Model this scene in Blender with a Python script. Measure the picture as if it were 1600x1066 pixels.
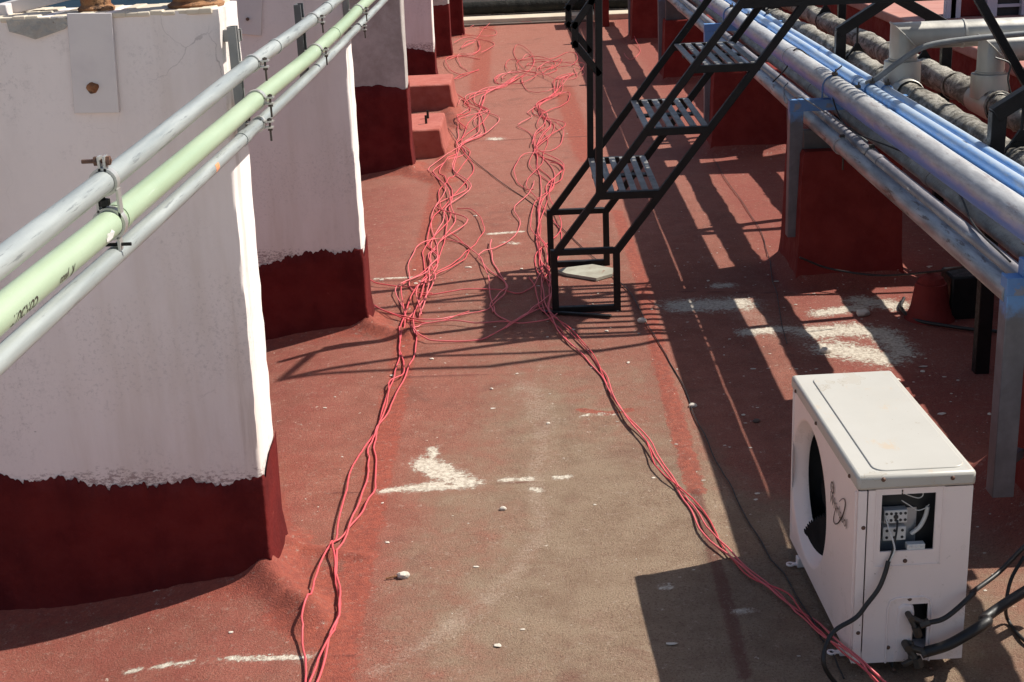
import bpy, bmesh, math, random
import numpy as np
from mathutils import Vector, Matrix
R_ = math.radians
random.seed(7); RNG = np.random.default_rng(7)
SC = bpy.context.scene
for o in list(bpy.data.objects): bpy.data.objects.remove(o)
COL = SC.collection

# ------------------------------------------------------------------ camera
CAM_H = 1.96; FPX = 2200.0; PITCH, ROLL, YAW = R_(18.77), R_(2.58), R_(-.87)
cp, sp = math.cos(PITCH), math.sin(PITCH)
cf = np.array([math.sin(YAW)*cp, math.cos(YAW)*cp, -sp]); cr = np.array([math.cos(YAW), -math.sin(YAW), 0]); cu = np.cross(cr, cf)
cr, cu = cr*math.cos(ROLL)-cu*math.sin(ROLL), cr*math.sin(ROLL)+cu*math.cos(ROLL)
CO = np.array([0, 0, CAM_H])
cd = bpy.data.cameras.new('camera'); cam = bpy.data.objects.new('camera', cd); COL.objects.link(cam)
cd.sensor_width = 36; cd.lens = 36*FPX/1600; cd.clip_start = .05; cd.clip_end = 2000
M = Matrix.Identity(4)
for i in range(3):
    M[i][0], M[i][1], M[i][2], M[i][3] = cr[i], cu[i], -cf[i], CO[i]
cam.matrix_world = M
SC.camera = cam

# ------------------------------------------------------------------ sky, sun, exposure
SUNV = Vector((.868, .272, 1.0)).normalized()          # towards the sun
w = bpy.data.worlds.new('World'); SC.world = w; w.use_nodes = True
wn = w.node_tree; bg = wn.nodes['Background']
sky = wn.nodes.new('ShaderNodeTexSky'); sky.sky_type = 'NISHITA'; sky.sun_disc = False
sky.sun_elevation = math.asin(SUNV.z); sky.sun_rotation = math.atan2(SUNV.x, SUNV.y)
sky.air_density = 1.0; sky.dust_density = 2.0; sky.ozone_density = 1.0
wn.links.new(sky.outputs[0], bg.inputs[0]); bg.inputs[1].default_value = .075
sl = bpy.data.lights.new('sun', 'SUN'); sl.energy = 4.5; sl.angle = R_(.5); sl.color = (1, .95, .86)
so = bpy.data.objects.new('sun', sl); COL.objects.link(so); so.location = (6, 3, 9)
so.rotation_euler = (-SUNV).to_track_quat('-Z', 'Y').to_euler()
vs = SC.view_settings; vs.view_transform = 'Standard'; vs.look = 'None'; vs.gamma = 1; vs.use_curve_mapping = False
vs.exposure = .62
try:
    SC.render.engine = 'CYCLES'
except Exception: pass

# ------------------------------------------------------------------ measuring helpers: turn a measured sight line into a place in the world
def _ray(x, y): return cf+cr*((x-800)/FPX)-cu*((y-533)/FPX)
def at_z(x, y, z=0.): d = _ray(x, y); return CO+d*((z-CAM_H)/d[2])
def at_y(x, y, Y): d = _ray(x, y); return CO+d*(Y/d[1])
def at_x(x, y, X): d = _ray(x, y); return CO+d*(X/d[0])

# ------------------------------------------------------------------ mesh builder
WL = {}
def V(*a): return np.array(a, float)
def unit(v): v = np.asarray(v, float); return v/(np.linalg.norm(v)+1e-12)
class MB:
    def __init__(s): s.v = []; s.f = []
    def add(s, vs, fs):
        k = len(s.v); s.v += [tuple(map(float, p)) for p in vs]; s.f += [tuple(i+k for i in f) for f in fs]; return s
    def box(s, x0, x1, y0, y1, z0, z1):
        return s.add([(x, y, z) for x in (x0, x1) for y in (y0, y1) for z in (z0, z1)],
                     [(0, 1, 3, 2), (4, 6, 7, 5), (0, 4, 5, 1), (2, 3, 7, 6), (0, 2, 6, 4), (1, 5, 7, 3)])
    def bar(s, p, q, w, h, up=(0, 0, 1), ext=0):
        p, q = V(*p), V(*q); d = unit(q-p); p = p-d*ext; q = q+d*ext
        a = np.cross(d, V(*up))
        if np.linalg.norm(a) < 1e-3: a = np.cross(d, V(0, 1, 0))
        a = unit(a); b = np.cross(a, d)
        vs = [c+a*(i*w/2)+b*(j*h/2) for c in (p, q) for i in (-1, 1) for j in (-1, 1)]
        return s.add(vs, [(0, 1, 3, 2), (4, 6, 7, 5), (0, 4, 5, 1), (2, 3, 7, 6), (0, 2, 6, 4), (1, 5, 7, 3)])
    def tube(s, path, r, n=10, caps=True):
        P = [V(*p) for p in path]; m = len(P)
        rr = [r]*m if np.isscalar(r) else r
        T = [unit(P[min(i+1, m-1)]-P[max(i-1, 0)]) for i in range(m)]
        a = np.cross(T[0], V(0, 0, 1))
        if np.linalg.norm(a) < 1e-3: a = np.cross(T[0], V(1, 0, 0))
        a = unit(a); vs = []; fs = []
        for i in range(m):
            a = unit(a-T[i]*np.dot(a, T[i])); b = np.cross(T[i], a)
            for k in range(n):
                t = 2*math.pi*k/n; vs.append(P[i]+(a*math.cos(t)+b*math.sin(t))*rr[i])
        for i in range(m-1):
            for k in range(n):
                k2 = (k+1) % n; fs.append((i*n+k, i*n+k2, (i+1)*n+k2, (i+1)*n+k))
        if caps: fs.append(tuple(range(n))[::-1]); fs.append(tuple((m-1)*n+k for k in range(n)))
        return s.add(vs, fs)
    def cyl(s, p, q, r, n=12): return s.tube([p, q], r, n)
    def lathe(s, prof, o, ax, n=24, closed=False):
        ax = unit(V(*ax)); a = unit(np.cross(ax, V(0, 0, 1) if abs(ax[2]) < .9 else V(1, 0, 0))); b = np.cross(ax, a); o = V(*o)
        vs = []; fs = []; m = len(prof)
        for (r, h) in prof:
            for k in range(n):
                t = 2*math.pi*k/n; vs.append(o+ax*h+(a*math.cos(t)+b*math.sin(t))*r)
        for i in range(m if closed else m-1):
            j = (i+1) % m
            for k in range(n):
                k2 = (k+1) % n; fs.append((i*n+k, i*n+k2, j*n+k2, j*n+k))
        return s.add(vs, fs)
    def prism(s, poly, fn, d0, d1):
        n = len(poly); vs = [fn(a, b, d0) for a, b in poly]+[fn(a, b, d1) for a, b in poly]
        fs = [tuple(range(n))[::-1], tuple(range(n, 2*n))]+[(i, (i+1) % n, n+(i+1) % n, n+i) for i in range(n)]
        return s.add(vs, fs)
    def ico(s, c, r, sub=2, sc=(1, 1, 1), noise=0., seed=0):
        bm = bmesh.new(); bmesh.ops.create_icosphere(bm, subdivisions=sub, radius=1)
        rg = random.Random(seed)
        vs = [V(*v.co)*(1+rg.uniform(-noise, noise))*r*V(*sc)+V(*c) for v in bm.verts]
        bm.verts.index_update(); fs = [tuple(v.index for v in f.verts) for f in bm.faces]; bm.free()
        return s.add(vs, fs)
    def build(s, name, mat, parent=None, ang=35, bevel=0., local=False, label=None):
        o = None; arr = np.array(s.v)
        if parent is not None: org = np.zeros(3) if local else WL[parent]
        else: org = V((arr[:, 0].min()+arr[:, 0].max())/2, (arr[:, 1].min()+arr[:, 1].max())/2, arr[:, 2].min())
        me = bpy.data.meshes.new(name); me.from_pydata([tuple(p) for p in arr-org], [], s.f); me.validate()
        bm = bmesh.new(); bm.from_mesh(me); bmesh.ops.recalc_face_normals(bm, faces=bm.faces[:]); bm.to_mesh(me); bm.free()
        me.polygons.foreach_set('use_smooth', [ang > 0]*len(me.polygons))
        if ang > 0: me.set_sharp_from_angle(angle=R_(ang))
        me.materials.append(mat); o = bpy.data.objects.new(name, me); COL.objects.link(o)
        if parent is None: o.location = org
        else: o.parent = parent
        WL[o] = org if not local else np.zeros(3)
        if bevel:
            md = o.modifiers.new('bevel', 'BEVEL'); md.width = bevel; md.segments = 2; md.limit_method = 'ANGLE'; md.angle_limit = R_(40)
        if label: o['label'] = label
        return o
def tag(o, label, cat, group=None):
    o['label'] = label; o['category'] = cat
    if group: o['group'] = group
    return o
def empty(name, loc, label, cat, group=None, rz=0):
    o = bpy.data.objects.new(name, None); COL.objects.link(o); o.location = tuple(loc); o.rotation_euler = (0, 0, rz); o.empty_display_size = .1
    WL[o] = V(*loc); return tag(o, label, cat, group)
def crom(pts, n=8):
    P = [V(*p) for p in pts]; P = [2*P[0]-P[1]]+P+[2*P[-1]-P[-2]]; out = []
    for i in range(1, len(P)-2):
        for k in range(n):
            t = k/n; a, b, c, d = P[i-1:i+3]
            out.append(.5*((2*b)+(c-a)*t+(2*a-5*b+4*c-d)*t*t+(3*b-a-3*c+d)*t**3))
    return out+[P[-2]]
def text_mesh(body, size, shear=0., bold=0.):
    cu_ = bpy.data.curves.new('lettering', 'FONT'); cu_.body = body; cu_.size = size; cu_.shear = shear; cu_.offset = bold
    cu_.align_x = 'CENTER'; cu_.align_y = 'CENTER'; cu_.resolution_u = 3
    o = bpy.data.objects.new('lettering', cu_); COL.objects.link(o)
    dg = bpy.context.evaluated_depsgraph_get(); me = bpy.data.meshes.new_from_object(o.evaluated_get(dg))
    vs = [tuple(v.co) for v in me.vertices]; fs = [tuple(p.vertices) for p in me.polygons]
    bpy.data.objects.remove(o); bpy.data.curves.remove(cu_); bpy.data.meshes.remove(me)
    return vs, fs

# ------------------------------------------------------------------ materials
class NT:
    def __init__(s, name):
        s.m = bpy.data.materials.new(name); s.m.use_nodes = True; s.t = s.m.node_tree; s.b = s.t.nodes['Principled BSDF']
        s.co = s.t.nodes.new('ShaderNodeTexCoord').outputs['Object']
    def n(s, ty, **kw):
        x = s.t.nodes.new(ty)
        for k, v in kw.items(): setattr(x, k, v)
        return x
    def l(s, a, b): s.t.links.new(a, b)
    def val(s, sock, v):
        if hasattr(v, 'default_value') or hasattr(v, 'is_linked'): s.l(v, sock)
        else: sock.default_value = v
    def noise(s, scale, detail=6, rough=.6, vec=None, dist=0.):
        x = s.n('ShaderNodeTexNoise'); x.inputs['Scale'].default_value = scale; x.inputs['Detail'].default_value = detail
        x.inputs['Roughness'].default_value = rough; x.inputs['Distortion'].default_value = dist; s.l(vec or s.co, x.inputs['Vector']); return x.outputs['Fac']
    def map(s, sc=(1, 1, 1), loc=(0, 0, 0)):
        x = s.n('ShaderNodeMapping'); x.inputs['Scale'].default_value = sc; x.inputs['Location'].default_value = loc; s.l(s.co, x.inputs['Vector']); return x.outputs[0]
    def math(s, op, a, b=0., c=0.):
        x = s.n('ShaderNodeMath', operation=op); s.val(x.inputs[0], a); s.val(x.inputs[1], b); s.val(x.inputs[2], c); return x.outputs[0]
    def ss(s, v, a, b, o0=0., o1=1.):
        x = s.n('ShaderNodeMapRange', interpolation_type='SMOOTHSTEP'); s.val(x.inputs[0], v)
        x.inputs[1].default_value = a; x.inputs[2].default_value = b; x.inputs[3].default_value = o0; x.inputs[4].default_value = o1; return x.outputs[0]
    def mix(s, f, a, b):
        x = s.n('ShaderNodeMix', data_type='RGBA'); s.val(x.inputs[0], f)
        for i, c in ((6, a), (7, b)):
            if isinstance(c, (tuple, list)): x.inputs[i].default_value = (*c, 1)
            else: s.l(c, x.inputs[i])
        return x.outputs[2]
    def attr(s, name): return s.n('ShaderNodeAttribute', attribute_name=name).outputs['Fac']
    def fin(s, col, rough=.6, metal=0., bump=None, bs=.3, bd=.01, spec=.5):
        if isinstance(col, (tuple, list)): s.b.inputs['Base Color'].default_value = (*col, 1)
        else: s.l(col, s.b.inputs['Base Color'])
        s.val(s.b.inputs['Roughness'], rough); s.val(s.b.inputs['Metallic'], metal); s.b.inputs['Specular IOR Level'].default_value = spec
        if bump is not None:
            x = s.n('ShaderNodeBump'); x.inputs['Strength'].default_value = bs; x.inputs['Distance'].default_value = bd
            s.l(bump, x.inputs['Height']); s.l(x.outputs[0], s.b.inputs['Normal'])
        return s.m
def simple(name, c1, c2, sc=12, rough=.6, metal=0., bs=.15, bsc=80, spots=None, sa=.62, ssc=25, stretch=(1, 1, 1), bd=.004, spec=.5):
    t = NT(name); v = t.map(stretch)
    c = t.mix(t.ss(t.noise(sc, vec=v), .35, .68), c1, c2)
    if spots: c = t.mix(t.ss(t.noise(ssc, 8, .7, vec=v), sa, sa+.06), c, spots)
    rg = t.ss(t.noise(sc*2, vec=v), .3, .7, rough*.8, min(1, rough*1.2))
    return t.fin(c, rg, metal, t.noise(bsc, 4), bs, bd, spec)

def m_ground():
    t = NT('roof_membrane')
    ctr = lambda v, k: t.math('MULTIPLY', t.math('SUBTRACT', v, .5), k)
    big = t.noise(1.1, 5, .6); mid = t.noise(7, 6, .65); fine = t.noise(150, 3, .75); gran = t.noise(330, 2, .7); edge = t.noise(24, 9, .8); edge2 = t.noise(85, 6, .75); blot = t.noise(9, 8, .75)
    red = t.mix(t.ss(mid, .32, .68), (.222, .068, .045), (.285, .098, .068))
    tan = t.mix(t.ss(mid, .35, .68), (.255, .185, .125), (.195, .13, .085))
    ol = t.math('ADD', t.attr('olive'), t.math('ADD', ctr(big, 1.2), ctr(blot, 1.3)))
    c = t.mix(t.ss(ol, .05, 1.0), red, tan)
    far = t.attr('far'); c = t.mix(far, c, t.mix(t.ss(blot, .3, .7), (.30, .102, .072), (.355, .132, .098)))
    c = t.mix(t.ss(t.noise(2.6, 9, .75, dist=.6), .52, .72, 0, .62), c, (.14, .055, .04))
    c = t.mix(t.ss(t.noise(4.1, 9, .8, t.map((1, 1, 1), (4, 9, 2))), .56, .74, 0, .4), c, (.31, .19, .14))
    d = t.math('ADD', t.attr('dust'), t.math('ADD', ctr(edge2, 2.6), ctr(blot, 1.6))); c = t.mix(t.ss(d, .55, 1.6, 0, .5), c, (.45, .34, .27))
    # mineral granules: dark pits and pale grains
    c = t.mix(t.ss(fine, .50, .66, 0, .62), c, (.085, .030, .021)); c = t.mix(t.ss(gran, .55, .68, 0, .5), c, (.42, .27, .2))
    r = t.math('ADD', t.attr('coat'), t.math('ADD', ctr(edge, 1.7), ctr(blot, 1.2)))
    cc = t.mix(t.ss(t.noise(40, 7, .75), .35, .65), (.34, .078, .047), (.21, .048, .033)); rm = t.ss(r, .5, .75)
    c = t.mix(t.math('MULTIPLY', rm, .8), c, cc)
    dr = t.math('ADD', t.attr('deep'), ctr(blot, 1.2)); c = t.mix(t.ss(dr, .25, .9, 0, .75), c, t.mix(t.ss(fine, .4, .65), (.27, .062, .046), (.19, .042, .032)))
    s = t.math('ADD', t.attr('seam'), ctr(edge2, 1.6)); c = t.mix(t.ss(s, .4, .8, 0, .65), c, (.12, .036, .028))
    wv = t.math('ADD', t.attr('white'), t.math('ADD', ctr(edge, 3.0), ctr(edge2, 2.2)))
    c = t.mix(t.ss(wv, .15, .7, 0, .4), c, (.45, .36, .29)); wm = t.ss(wv, .62, .72); wc = t.mix(t.ss(t.noise(60, 5, .7), .4, .62), (.66, .60, .50), (.42, .35, .28))
    c = t.mix(t.math('MULTIPLY', wm, .95), c, wc)
    pa = t.math('ADD', t.attr('pale'), ctr(blot, .5)); c = t.mix(t.ss(pa, .4, .6), c, t.mix(t.ss(mid, .35, .7), (.62, .58, .52), (.52, .48, .43)))
    sp = t.math('MULTIPLY', t.ss(t.noise(34, 3, .6), .71, .74), .75); c = t.mix(sp, c, (.55, .46, .38))
    h = t.math('ADD', t.math('MULTIPLY', fine, .9), t.math('MULTIPLY', gran, .6)); h = t.math('ADD', h, t.math('MULTIPLY', wm, .4)); h = t.math('ADD', h, t.math('MULTIPLY', mid, .6)); h = t.math('ADD', h, t.math('MULTIPLY', t.attr('seam'), 1.2))
    return t.fin(c, .85, 0, h, .8, .007, .3)
def m_wall(bare=0., name='wall_paint', rh=.35):
    t = NT(name); v = t.map((1, 1, .35))
    mid = t.noise(3, 7, .65, v); f = t.noise(30, 7, .7); crk = t.n('ShaderNodeTexVoronoi', feature='DISTANCE_TO_EDGE'); crk.inputs['Scale'].default_value = 3.2
    wv = t.n('ShaderNodeMix', data_type='VECTOR'); wv.inputs[0].default_value = .25; t.l(t.co, wv.inputs[4]); nz = t.n('ShaderNodeTexNoise'); nz.inputs['Scale'].default_value = 4; nz.inputs['Detail'].default_value = 6; t.l(t.co, nz.inputs['Vector']); t.l(nz.outputs['Color'], wv.inputs[5]); t.l(wv.outputs[1], crk.inputs['Vector'])
    c = t.mix(t.ss(mid, .35, .7), (.79, .715, .68), (.71, .64, .605))
    c = t.mix(t.ss(t.noise(1.6, 6, .7, t.map((1, 1, .12))), .50, .70, 0, .5), c, (.52, .42, .33)); c = t.mix(t.ss(t.noise(5, 7, .7, t.map((1, 1, .06), (2, 5, 1))), .60, .70, 0, .45), c, (.42, .33, .27))      # runs of rust and dirt
    pat = t.math('MULTIPLY', t.ss(t.noise(1.3, 4, .6), .48, .6), t.ss(t.noise(38, 9, .85), .52, .62)); c = t.mix(t.math('MULTIPLY', pat, .38), c, (.28, .25, .24))
    pat2 = t.math('MULTIPLY', t.ss(t.noise(2.1, 3, .6, t.map((1, 1, 1), (3, 1, 7))), .5, .62), t.ss(t.noise(90, 7, .8), .52, .62)); c = t.mix(t.math('MULTIPLY', pat2, .28), c, (.3, .27, .26))
    ck = t.math('MULTIPLY', t.ss(crk.outputs['Distance'], .0, .006, 1, 0), t.ss(t.noise(1.7, 3, .5), .56, .63)); c = t.mix(t.math('MULTIPLY', ck, .45), c, (.22, .18, .17))
    pe = t.ss(t.noise(7.5, 9, .75, t.map((1, 1, 1.6), (5, 2, 1))), .685, .70); c = t.mix(pe, c, (.36, .33, .31))
    sz_ = t.n('ShaderNodeSeparateXYZ'); t.l(t.co, sz_.inputs[0]); zz = t.math('ADD', sz_.outputs[2], t.math('MULTIPLY', t.math('SUBTRACT', t.noise(2.5, 4, .6), .5), .12))
    band = t.ss(zz, rh+.09-.01, rh+.09+.05, 1, 0); db = t.math('ADD', t.noise(120, 5, .8, t.map((.5, .5, 1))), t.math('MULTIPLY', band, .13)); c = t.mix(t.math('MULTIPLY', t.math('MULTIPLY', t.ss(db, .60, .66), band), .7), c, (.20, .12, .115))
    if bare:
        gz = t.n('ShaderNodeSeparateXYZ'); t.l(t.co, gz.inputs[0])
        bz = t.ss(t.math('ADD', gz.outputs[2], t.math('MULTIPLY', t.noise(4, 6, .7), .45)), .62, .66)
        cem = t.mix(t.ss(t.noise(6, 8, .75), .3, .72), (.30, .27, .245), (.46, .42, .40)); cem = t.mix(t.ss(t.noise(2.2, 5, .6), .55, .7, 0, .7), cem, (.24, .20, .18)); c = t.mix(bz, c, cem)
    h = t.math('ADD', t.math('MULTIPLY', f, .35), t.math('SUBTRACT', mid, t.math('MULTIPLY', pe, .3)))
    return t.fin(c, .8, 0, h, .35, .012, .3)
MG = m_ground(); MW = m_wall(); MW1 = m_wall(0, 'wall_paint_drybrushed', .335); MW2 = m_wall(0, 'wall_paint_drybrushed_low', .36); MWB = m_wall(1, 'bare_cement_wall', .55)
MRED = simple('red_waterproof_coat', (.125, .012, .011), (.085, .009, .009), 5, .75, 0, .5, 26, (.19, .035, .028), .66, 14, bd=.012, spec=.15)
MRED2 = simple('red_masonry_paint', (.205, .030, .024), (.16, .022, .019), 5, .8, 0, .5, 22, (.25, .06, .045), .66, 20, bd=.012, spec=.15)
MSLAB = simple('salmon_roof_paint', (.42, .19, .15), (.36, .15, .12), 3, .8, 0, .25, 60, (.45, .2, .16), .7, 12)
MPLIN = simple('faded_red_plinth_paint', (.33, .085, .06), (.27, .062, .044), 5, .8, 0, .5, 22, (.2, .05, .04), .62, 16, bd=.012)
MGALV = simple('galvanised_conduit', (.275, .30, .295), (.365, .39, .38), 9, .45, .25, .15, 50, (.20, .215, .215), .57, 34, (3, .18, 3))
MGREEN = simple('pale_green_conduit', (.29, .375, .25), (.345, .42, .30), 6, .42, 0, .1, 40, (.41, .46, .385), .62, 18, (2, .2, 2))
MSTEEL = simple('weathered_steel_pipe', (.24, .235, .235), (.50, .49, .48), 14, .42, .5, .3, 70, (.15, .11, .095), .57, 22, (2, .3, 2))
MCORR = simple('corroded_pipe', (.27, .26, .24), (.45, .44, .41), 18, .7, .25, .7, 60, (.25, .11, .05), .63, 9, (1.5, .6, 1.5), bd=.012)
MDARKPIPE = simple('grey_purple_pipe', (.25, .235, .26), (.40, .38, .40), 12, .5, .35, .25, 60, (.60, .60, .60), .60, 20, (2, .3, 2))
MBLUE = simple('sky_blue_pipe_paint', (.16, .36, .72), (.26, .46, .78), 10, .45, 0, .1, 50, (.50, .58, .68), .6, 26, (2, .25, 2))
MBLUED = simple('blue_frame_paint', (.10, .23, .48), (.14, .28, .52), 9, .5, 0, .2, 60, (.24, .25, .28), .58, 14)
MBLACK = simple('black_stair_paint', (.0065, .006, .006), (.012, .0105, .010), 22, .5, 0, .4, 120, (.075, .045, .035), .66, 40, bd=.004, spec=.3)
MTREAD = simple('worn_grey_tread', (.16, .155, .15), (.27, .26, .25), 20, .5, .2, .3, 90, (.05, .045, .042), .60, 40)
def m_wire():
    t = NT('red_wire_insulation'); oi = t.n('ShaderNodeObjectInfo'); c = t.mix(oi.outputs['Random'], (.58, .06, .075), (.70, .17, .18)); c = t.mix(t.ss(t.noise(6, 5, .6), .45, .75, 0, .5), c, (.45, .09, .08))
    return t.fin(c, .45, 0, None, 0, 0, .4)
MWIRE = m_wire()
MBWIRE = simple('black_cable', (.011, .010, .010), (.018, .017, .017), 30, .5, 0, .05)
MLAG = None
def m_lag():
    t = NT('weathered_pipe_lagging'); v = t.map((1, .6, 1))
    c = t.mix(t.ss(t.noise(10, 9, .8, v, .8), .40, .58), (.16, .145, .12), (.50, .465, .40)); c = t.mix(t.ss(t.noise(26, 8, .8, v, .5), .55, .66, 0, .85), c, (.07, .06, .05))
    c = t.mix(t.ss(t.noise(5, 6, .7, dist=1), .6, .7, 0, .7), c, (.52, .48, .38)); h = t.math('ADD', t.noise(24, 9, .8, v, .8), t.math('MULTIPLY', t.noise(7, 4, .6), 1.5))
    return t.fin(c, .9, 0, h, .9, .03, .2)
MLAG = m_lag()
def m_p4():
    t = NT('silver_pipe_with_blue_overspray'); g = t.n('ShaderNodeNewGeometry'); s = t.n('ShaderNodeSeparateXYZ'); t.l(g.outputs['Normal'], s.inputs[0])
    v = t.map((2, .35, 2)); f = t.math('ADD', t.math('MULTIPLY', s.outputs[0], -.55), t.math('MULTIPLY', s.outputs[2], -.75)); f = t.math('ADD', f, t.math('MULTIPLY', t.noise(9, 7, .7, v), 1.1))
    c = t.mix(t.ss(t.noise(16, 7, .7, v), .35, .65), (.38, .37, .365), (.56, .55, .53)); c = t.mix(t.ss(t.noise(11, 9, .8, v), .54, .62, 0, .75), c, (.27, .22, .21)); c = t.mix(t.ss(t.noise(60, 8, .8, v), .58, .66, 0, .6), c, (.62, .62, .62))
    c = t.mix(t.ss(f, .75, 1.3), c, (.16, .29, .66))
    return t.fin(c, .45, .25, t.noise(50, 5), .15, .004)
MP4 = m_p4()
def m_blue():
    t = NT('worn_blue_pipe_sunlit_top'); g = t.n('ShaderNodeNewGeometry'); s = t.n('ShaderNodeSeparateXYZ'); t.l(g.outputs['Normal'], s.inputs[0])
    v = t.map((2.5, .3, 2.5)); f = t.math('ADD', t.math('MULTIPLY', s.outputs[0], .4), t.math('MULTIPLY', s.outputs[2], .75)); f = t.math('ADD', f, t.math('MULTIPLY', t.math('SUBTRACT', t.noise(12, 8, .75, v), .5), 3.0))
    c = t.mix(t.ss(t.noise(14, 7, .7, v), .35, .65), (.11, .31, .68), (.17, .38, .74)); c = t.mix(t.ss(f, -.25, .75, 0, .85), c, (.47, .53, .58))  # worn blue paint, with the sun highlight coloured onto the upward side
    c = t.mix(t.ss(t.noise(40, 7, .8, v), .60, .68, 0, .6), c, (.30, .33, .38))
    return t.fin(c, .42, .1, t.noise(50, 5), .2, .004)
MBLUE = m_blue()
MSHEET = simple('dull_sheet_metal', (.40, .385, .345), (.56, .54, .49), 4, .5, .5, .12, 30, (.30, .28, .25), .66, 18, (1, 1, .5))
MRUST = simple('rusty_iron', (.20, .075, .028), (.36, .19, .09), 16, .9, .1, .9, 50, (.07, .035, .02), .56, 14, bd=.01)
MPLATE = simple('painted_steel_plate', (.64, .59, .57), (.58, .53, .52), 6, .55, 0, .1, 40, (.45, .26, .15), .70, 16)
MAC = None
def m_ac(name, c1, c2, dirt):
    t = NT(name); c = t.mix(t.ss(t.noise(4, 6, .6), .35, .7), c1, c2)
    c = t.mix(t.ss(t.noise(13, 9, .8, t.map((1, .6, 1))), .57, .64, 0, dirt), c, (.50, .40, .29)); c = t.mix(t.ss(t.noise(2.0, 6, .7, t.map((1, 1, .2))), .58, .78, 0, .22), c, (.50, .41, .31)); c = t.mix(t.ss(t.noise(90, 4, .6), .69, .72, 0, .6), c, (.30, .2, .13)); rn = t.noise(8, 5, .6, t.map((1, .7, 1), (3, 7, 1))); c = t.mix(t.ss(t.math('ABSOLUTE', t.math('SUBTRACT', rn, .635)), .0, .008, dirt, 0), c, (.33, .27, .19)); c = t.mix(t.ss(rn, .64, .66, 0, dirt*.45), c, (.40, .34, .26))
    return t.fin(c, .42, 0, t.noise(60, 3), .03, .003)
MAC = m_ac('enamel_darkened_for_sun', (.475, .455, .41), (.445, .425, .38), .7); MACE = m_ac('aged_enamel_lifted_for_shade', (.86, .74, .70), (.82, .705, .66), .25)  # same enamel twice: top darkened for the sun, panels brightened for the shade
MACD = simple('dark_ac_inside', (.018, .018, .019), (.03, .03, .032), 20, .6, .0, .1)
MFAN = simple('grey_plastic_fan', (.013, .014, .016), (.022, .023, .025), 14, .9, 0, .1, spec=.04)
MTERM = simple('white_terminal_plastic', (.66, .65, .62), (.6, .59, .57), 20, .5)
MZINC = simple('zinc_plate', (.30, .32, .35), (.40, .41, .43), 20, .4, .6)
MSCREW = simple('rusted_screw', (.10, .055, .04), (.17, .09, .06), 60, .7, .4)
MVALVE = simple('dull_brass_valve', (.05, .042, .036), (.085, .07, .055), 30, .5, .4, .3, 90)
MINK = simple('dark_print', (.035, .025, .02), (.05, .04, .03), 40, .6)
MCONC = simple('broken_concrete', (.30, .28, .25), (.42, .40, .36), 14, .9, 0, .9, 40, (.16, .14, .12), .6, 20, bd=.015)
MCREAM = simple('cream_kerb_paint', (.60, .52, .41), (.50, .42, .32), 5, .85, 0, .3, 40, (.3, .18, .12), .64, 12)
MTEAL = simple('teal_tarp', (.05, .13, .20), (.07, .16, .235), 8, .6, 0, .2, 20)
MLAV = simple('lavender_frame_paint', (.50, .46, .52), (.45, .41, .46), 6, .6)
MROCK = simple('plaster_crumb', (.62, .56, .48), (.5, .44, .37), 30, .9, 0, .4, 120)
MDKROCK = simple('dark_grit', (.08, .06, .05), (.13, .09, .07), 40, .9)
MBOARD = simple('faded_board', (.36, .35, .28), (.27, .25, .2), 12, .85, 0, .3, 50, (.2, .1, .07), .62, 18)
MSTRUT = simple('grey_strut_channel', (.22, .225, .22), (.30, .30, .29), 12, .5, .5, .2, 60, (.16, .10, .07), .64, 25)
MSTRUTD = simple('dark_grey_strut', (.10, .105, .11), (.14, .145, .15), 12, .5, .3, .15, 60)
MCLAMP = simple('zinc_clamp', (.55, .54, .51), (.45, .44, .42), 30, .38, .6, .1)
MFLEX = simple('grey_flexible_conduit', (.20, .21, .21), (.26, .27, .27), 12, .5)
MORANGE = simple('orange_spray_mark', (.75, .25, .10), (.7, .3, .15), 40, .6)

# ------------------------------------------------------------------ roof floor
FINS = [  # front y, back y, right x, top z, red coat height
    (3.69, 3.93, -.797, 1.635, .335), (6.00, 6.20, -.738, 2.0, .36), (9.43, 9.66, -.775, 2.1, .55),
    (13.69, 13.9, -.83, 2.1, .30), (15.31, 15.5, -.75, 2.2, .55), (17.16, 17.35, -.68, 2.2, .5)]
PEDS = [(1.47, 1.92, 3.76, 4.15), (1.285, 1.74, 6.43, 6.85), (1.30, 1.78, 9.58, 9.95), (1.31, 1.78, 12.9, 13.3), (1.26, 1.72, 15.9, 16.3)]
PLIN = [(-2.2, -.585, 9.86, 10.55, .205), (-2.2, -.60, 11.88, 12.5, .22)]
def sst(v, a, b): t = np.clip((v-a)/(b-a), 0, 1); return t*t*(3-2*t)
def rect_d(X, Y, x0, x1, y0, y1): return np.hypot(np.maximum(np.maximum(x0-X, X-x1), 0), np.maximum(np.maximum(y0-Y, Y-y1), 0))
def seg_d(X, Y, a, b):
    ax, ay = a[:2]; bx_, by = b[:2]; dx, dy = bx_-ax, by-ay; t = np.clip(((X-ax)*dx+(Y-ay)*dy)/(dx*dx+dy*dy+1e-9), 0, 1)
    return np.hypot(X-ax-t*dx, Y-ay-t*dy)
def vnoise(X, Y, s, seed=0):
    r = np.random.default_rng(seed); tot = 0
    for k in range(5):
        a = r.uniform(0, 6.28, 4); q = s*(1.7**k); th = r.uniform(0, 6.28)
        tot = tot+np.sin(X*q*math.cos(th)+Y*q*math.sin(th)+a[0]+1.3*np.sin(Y*q*.7+a[1]))*np.cos(Y*q*math.cos(th)-X*q*math.sin(th)+a[2])/(1.5**k)
    return tot/2.2
G = lambda x, y: at_z(x, y, 0)
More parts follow.
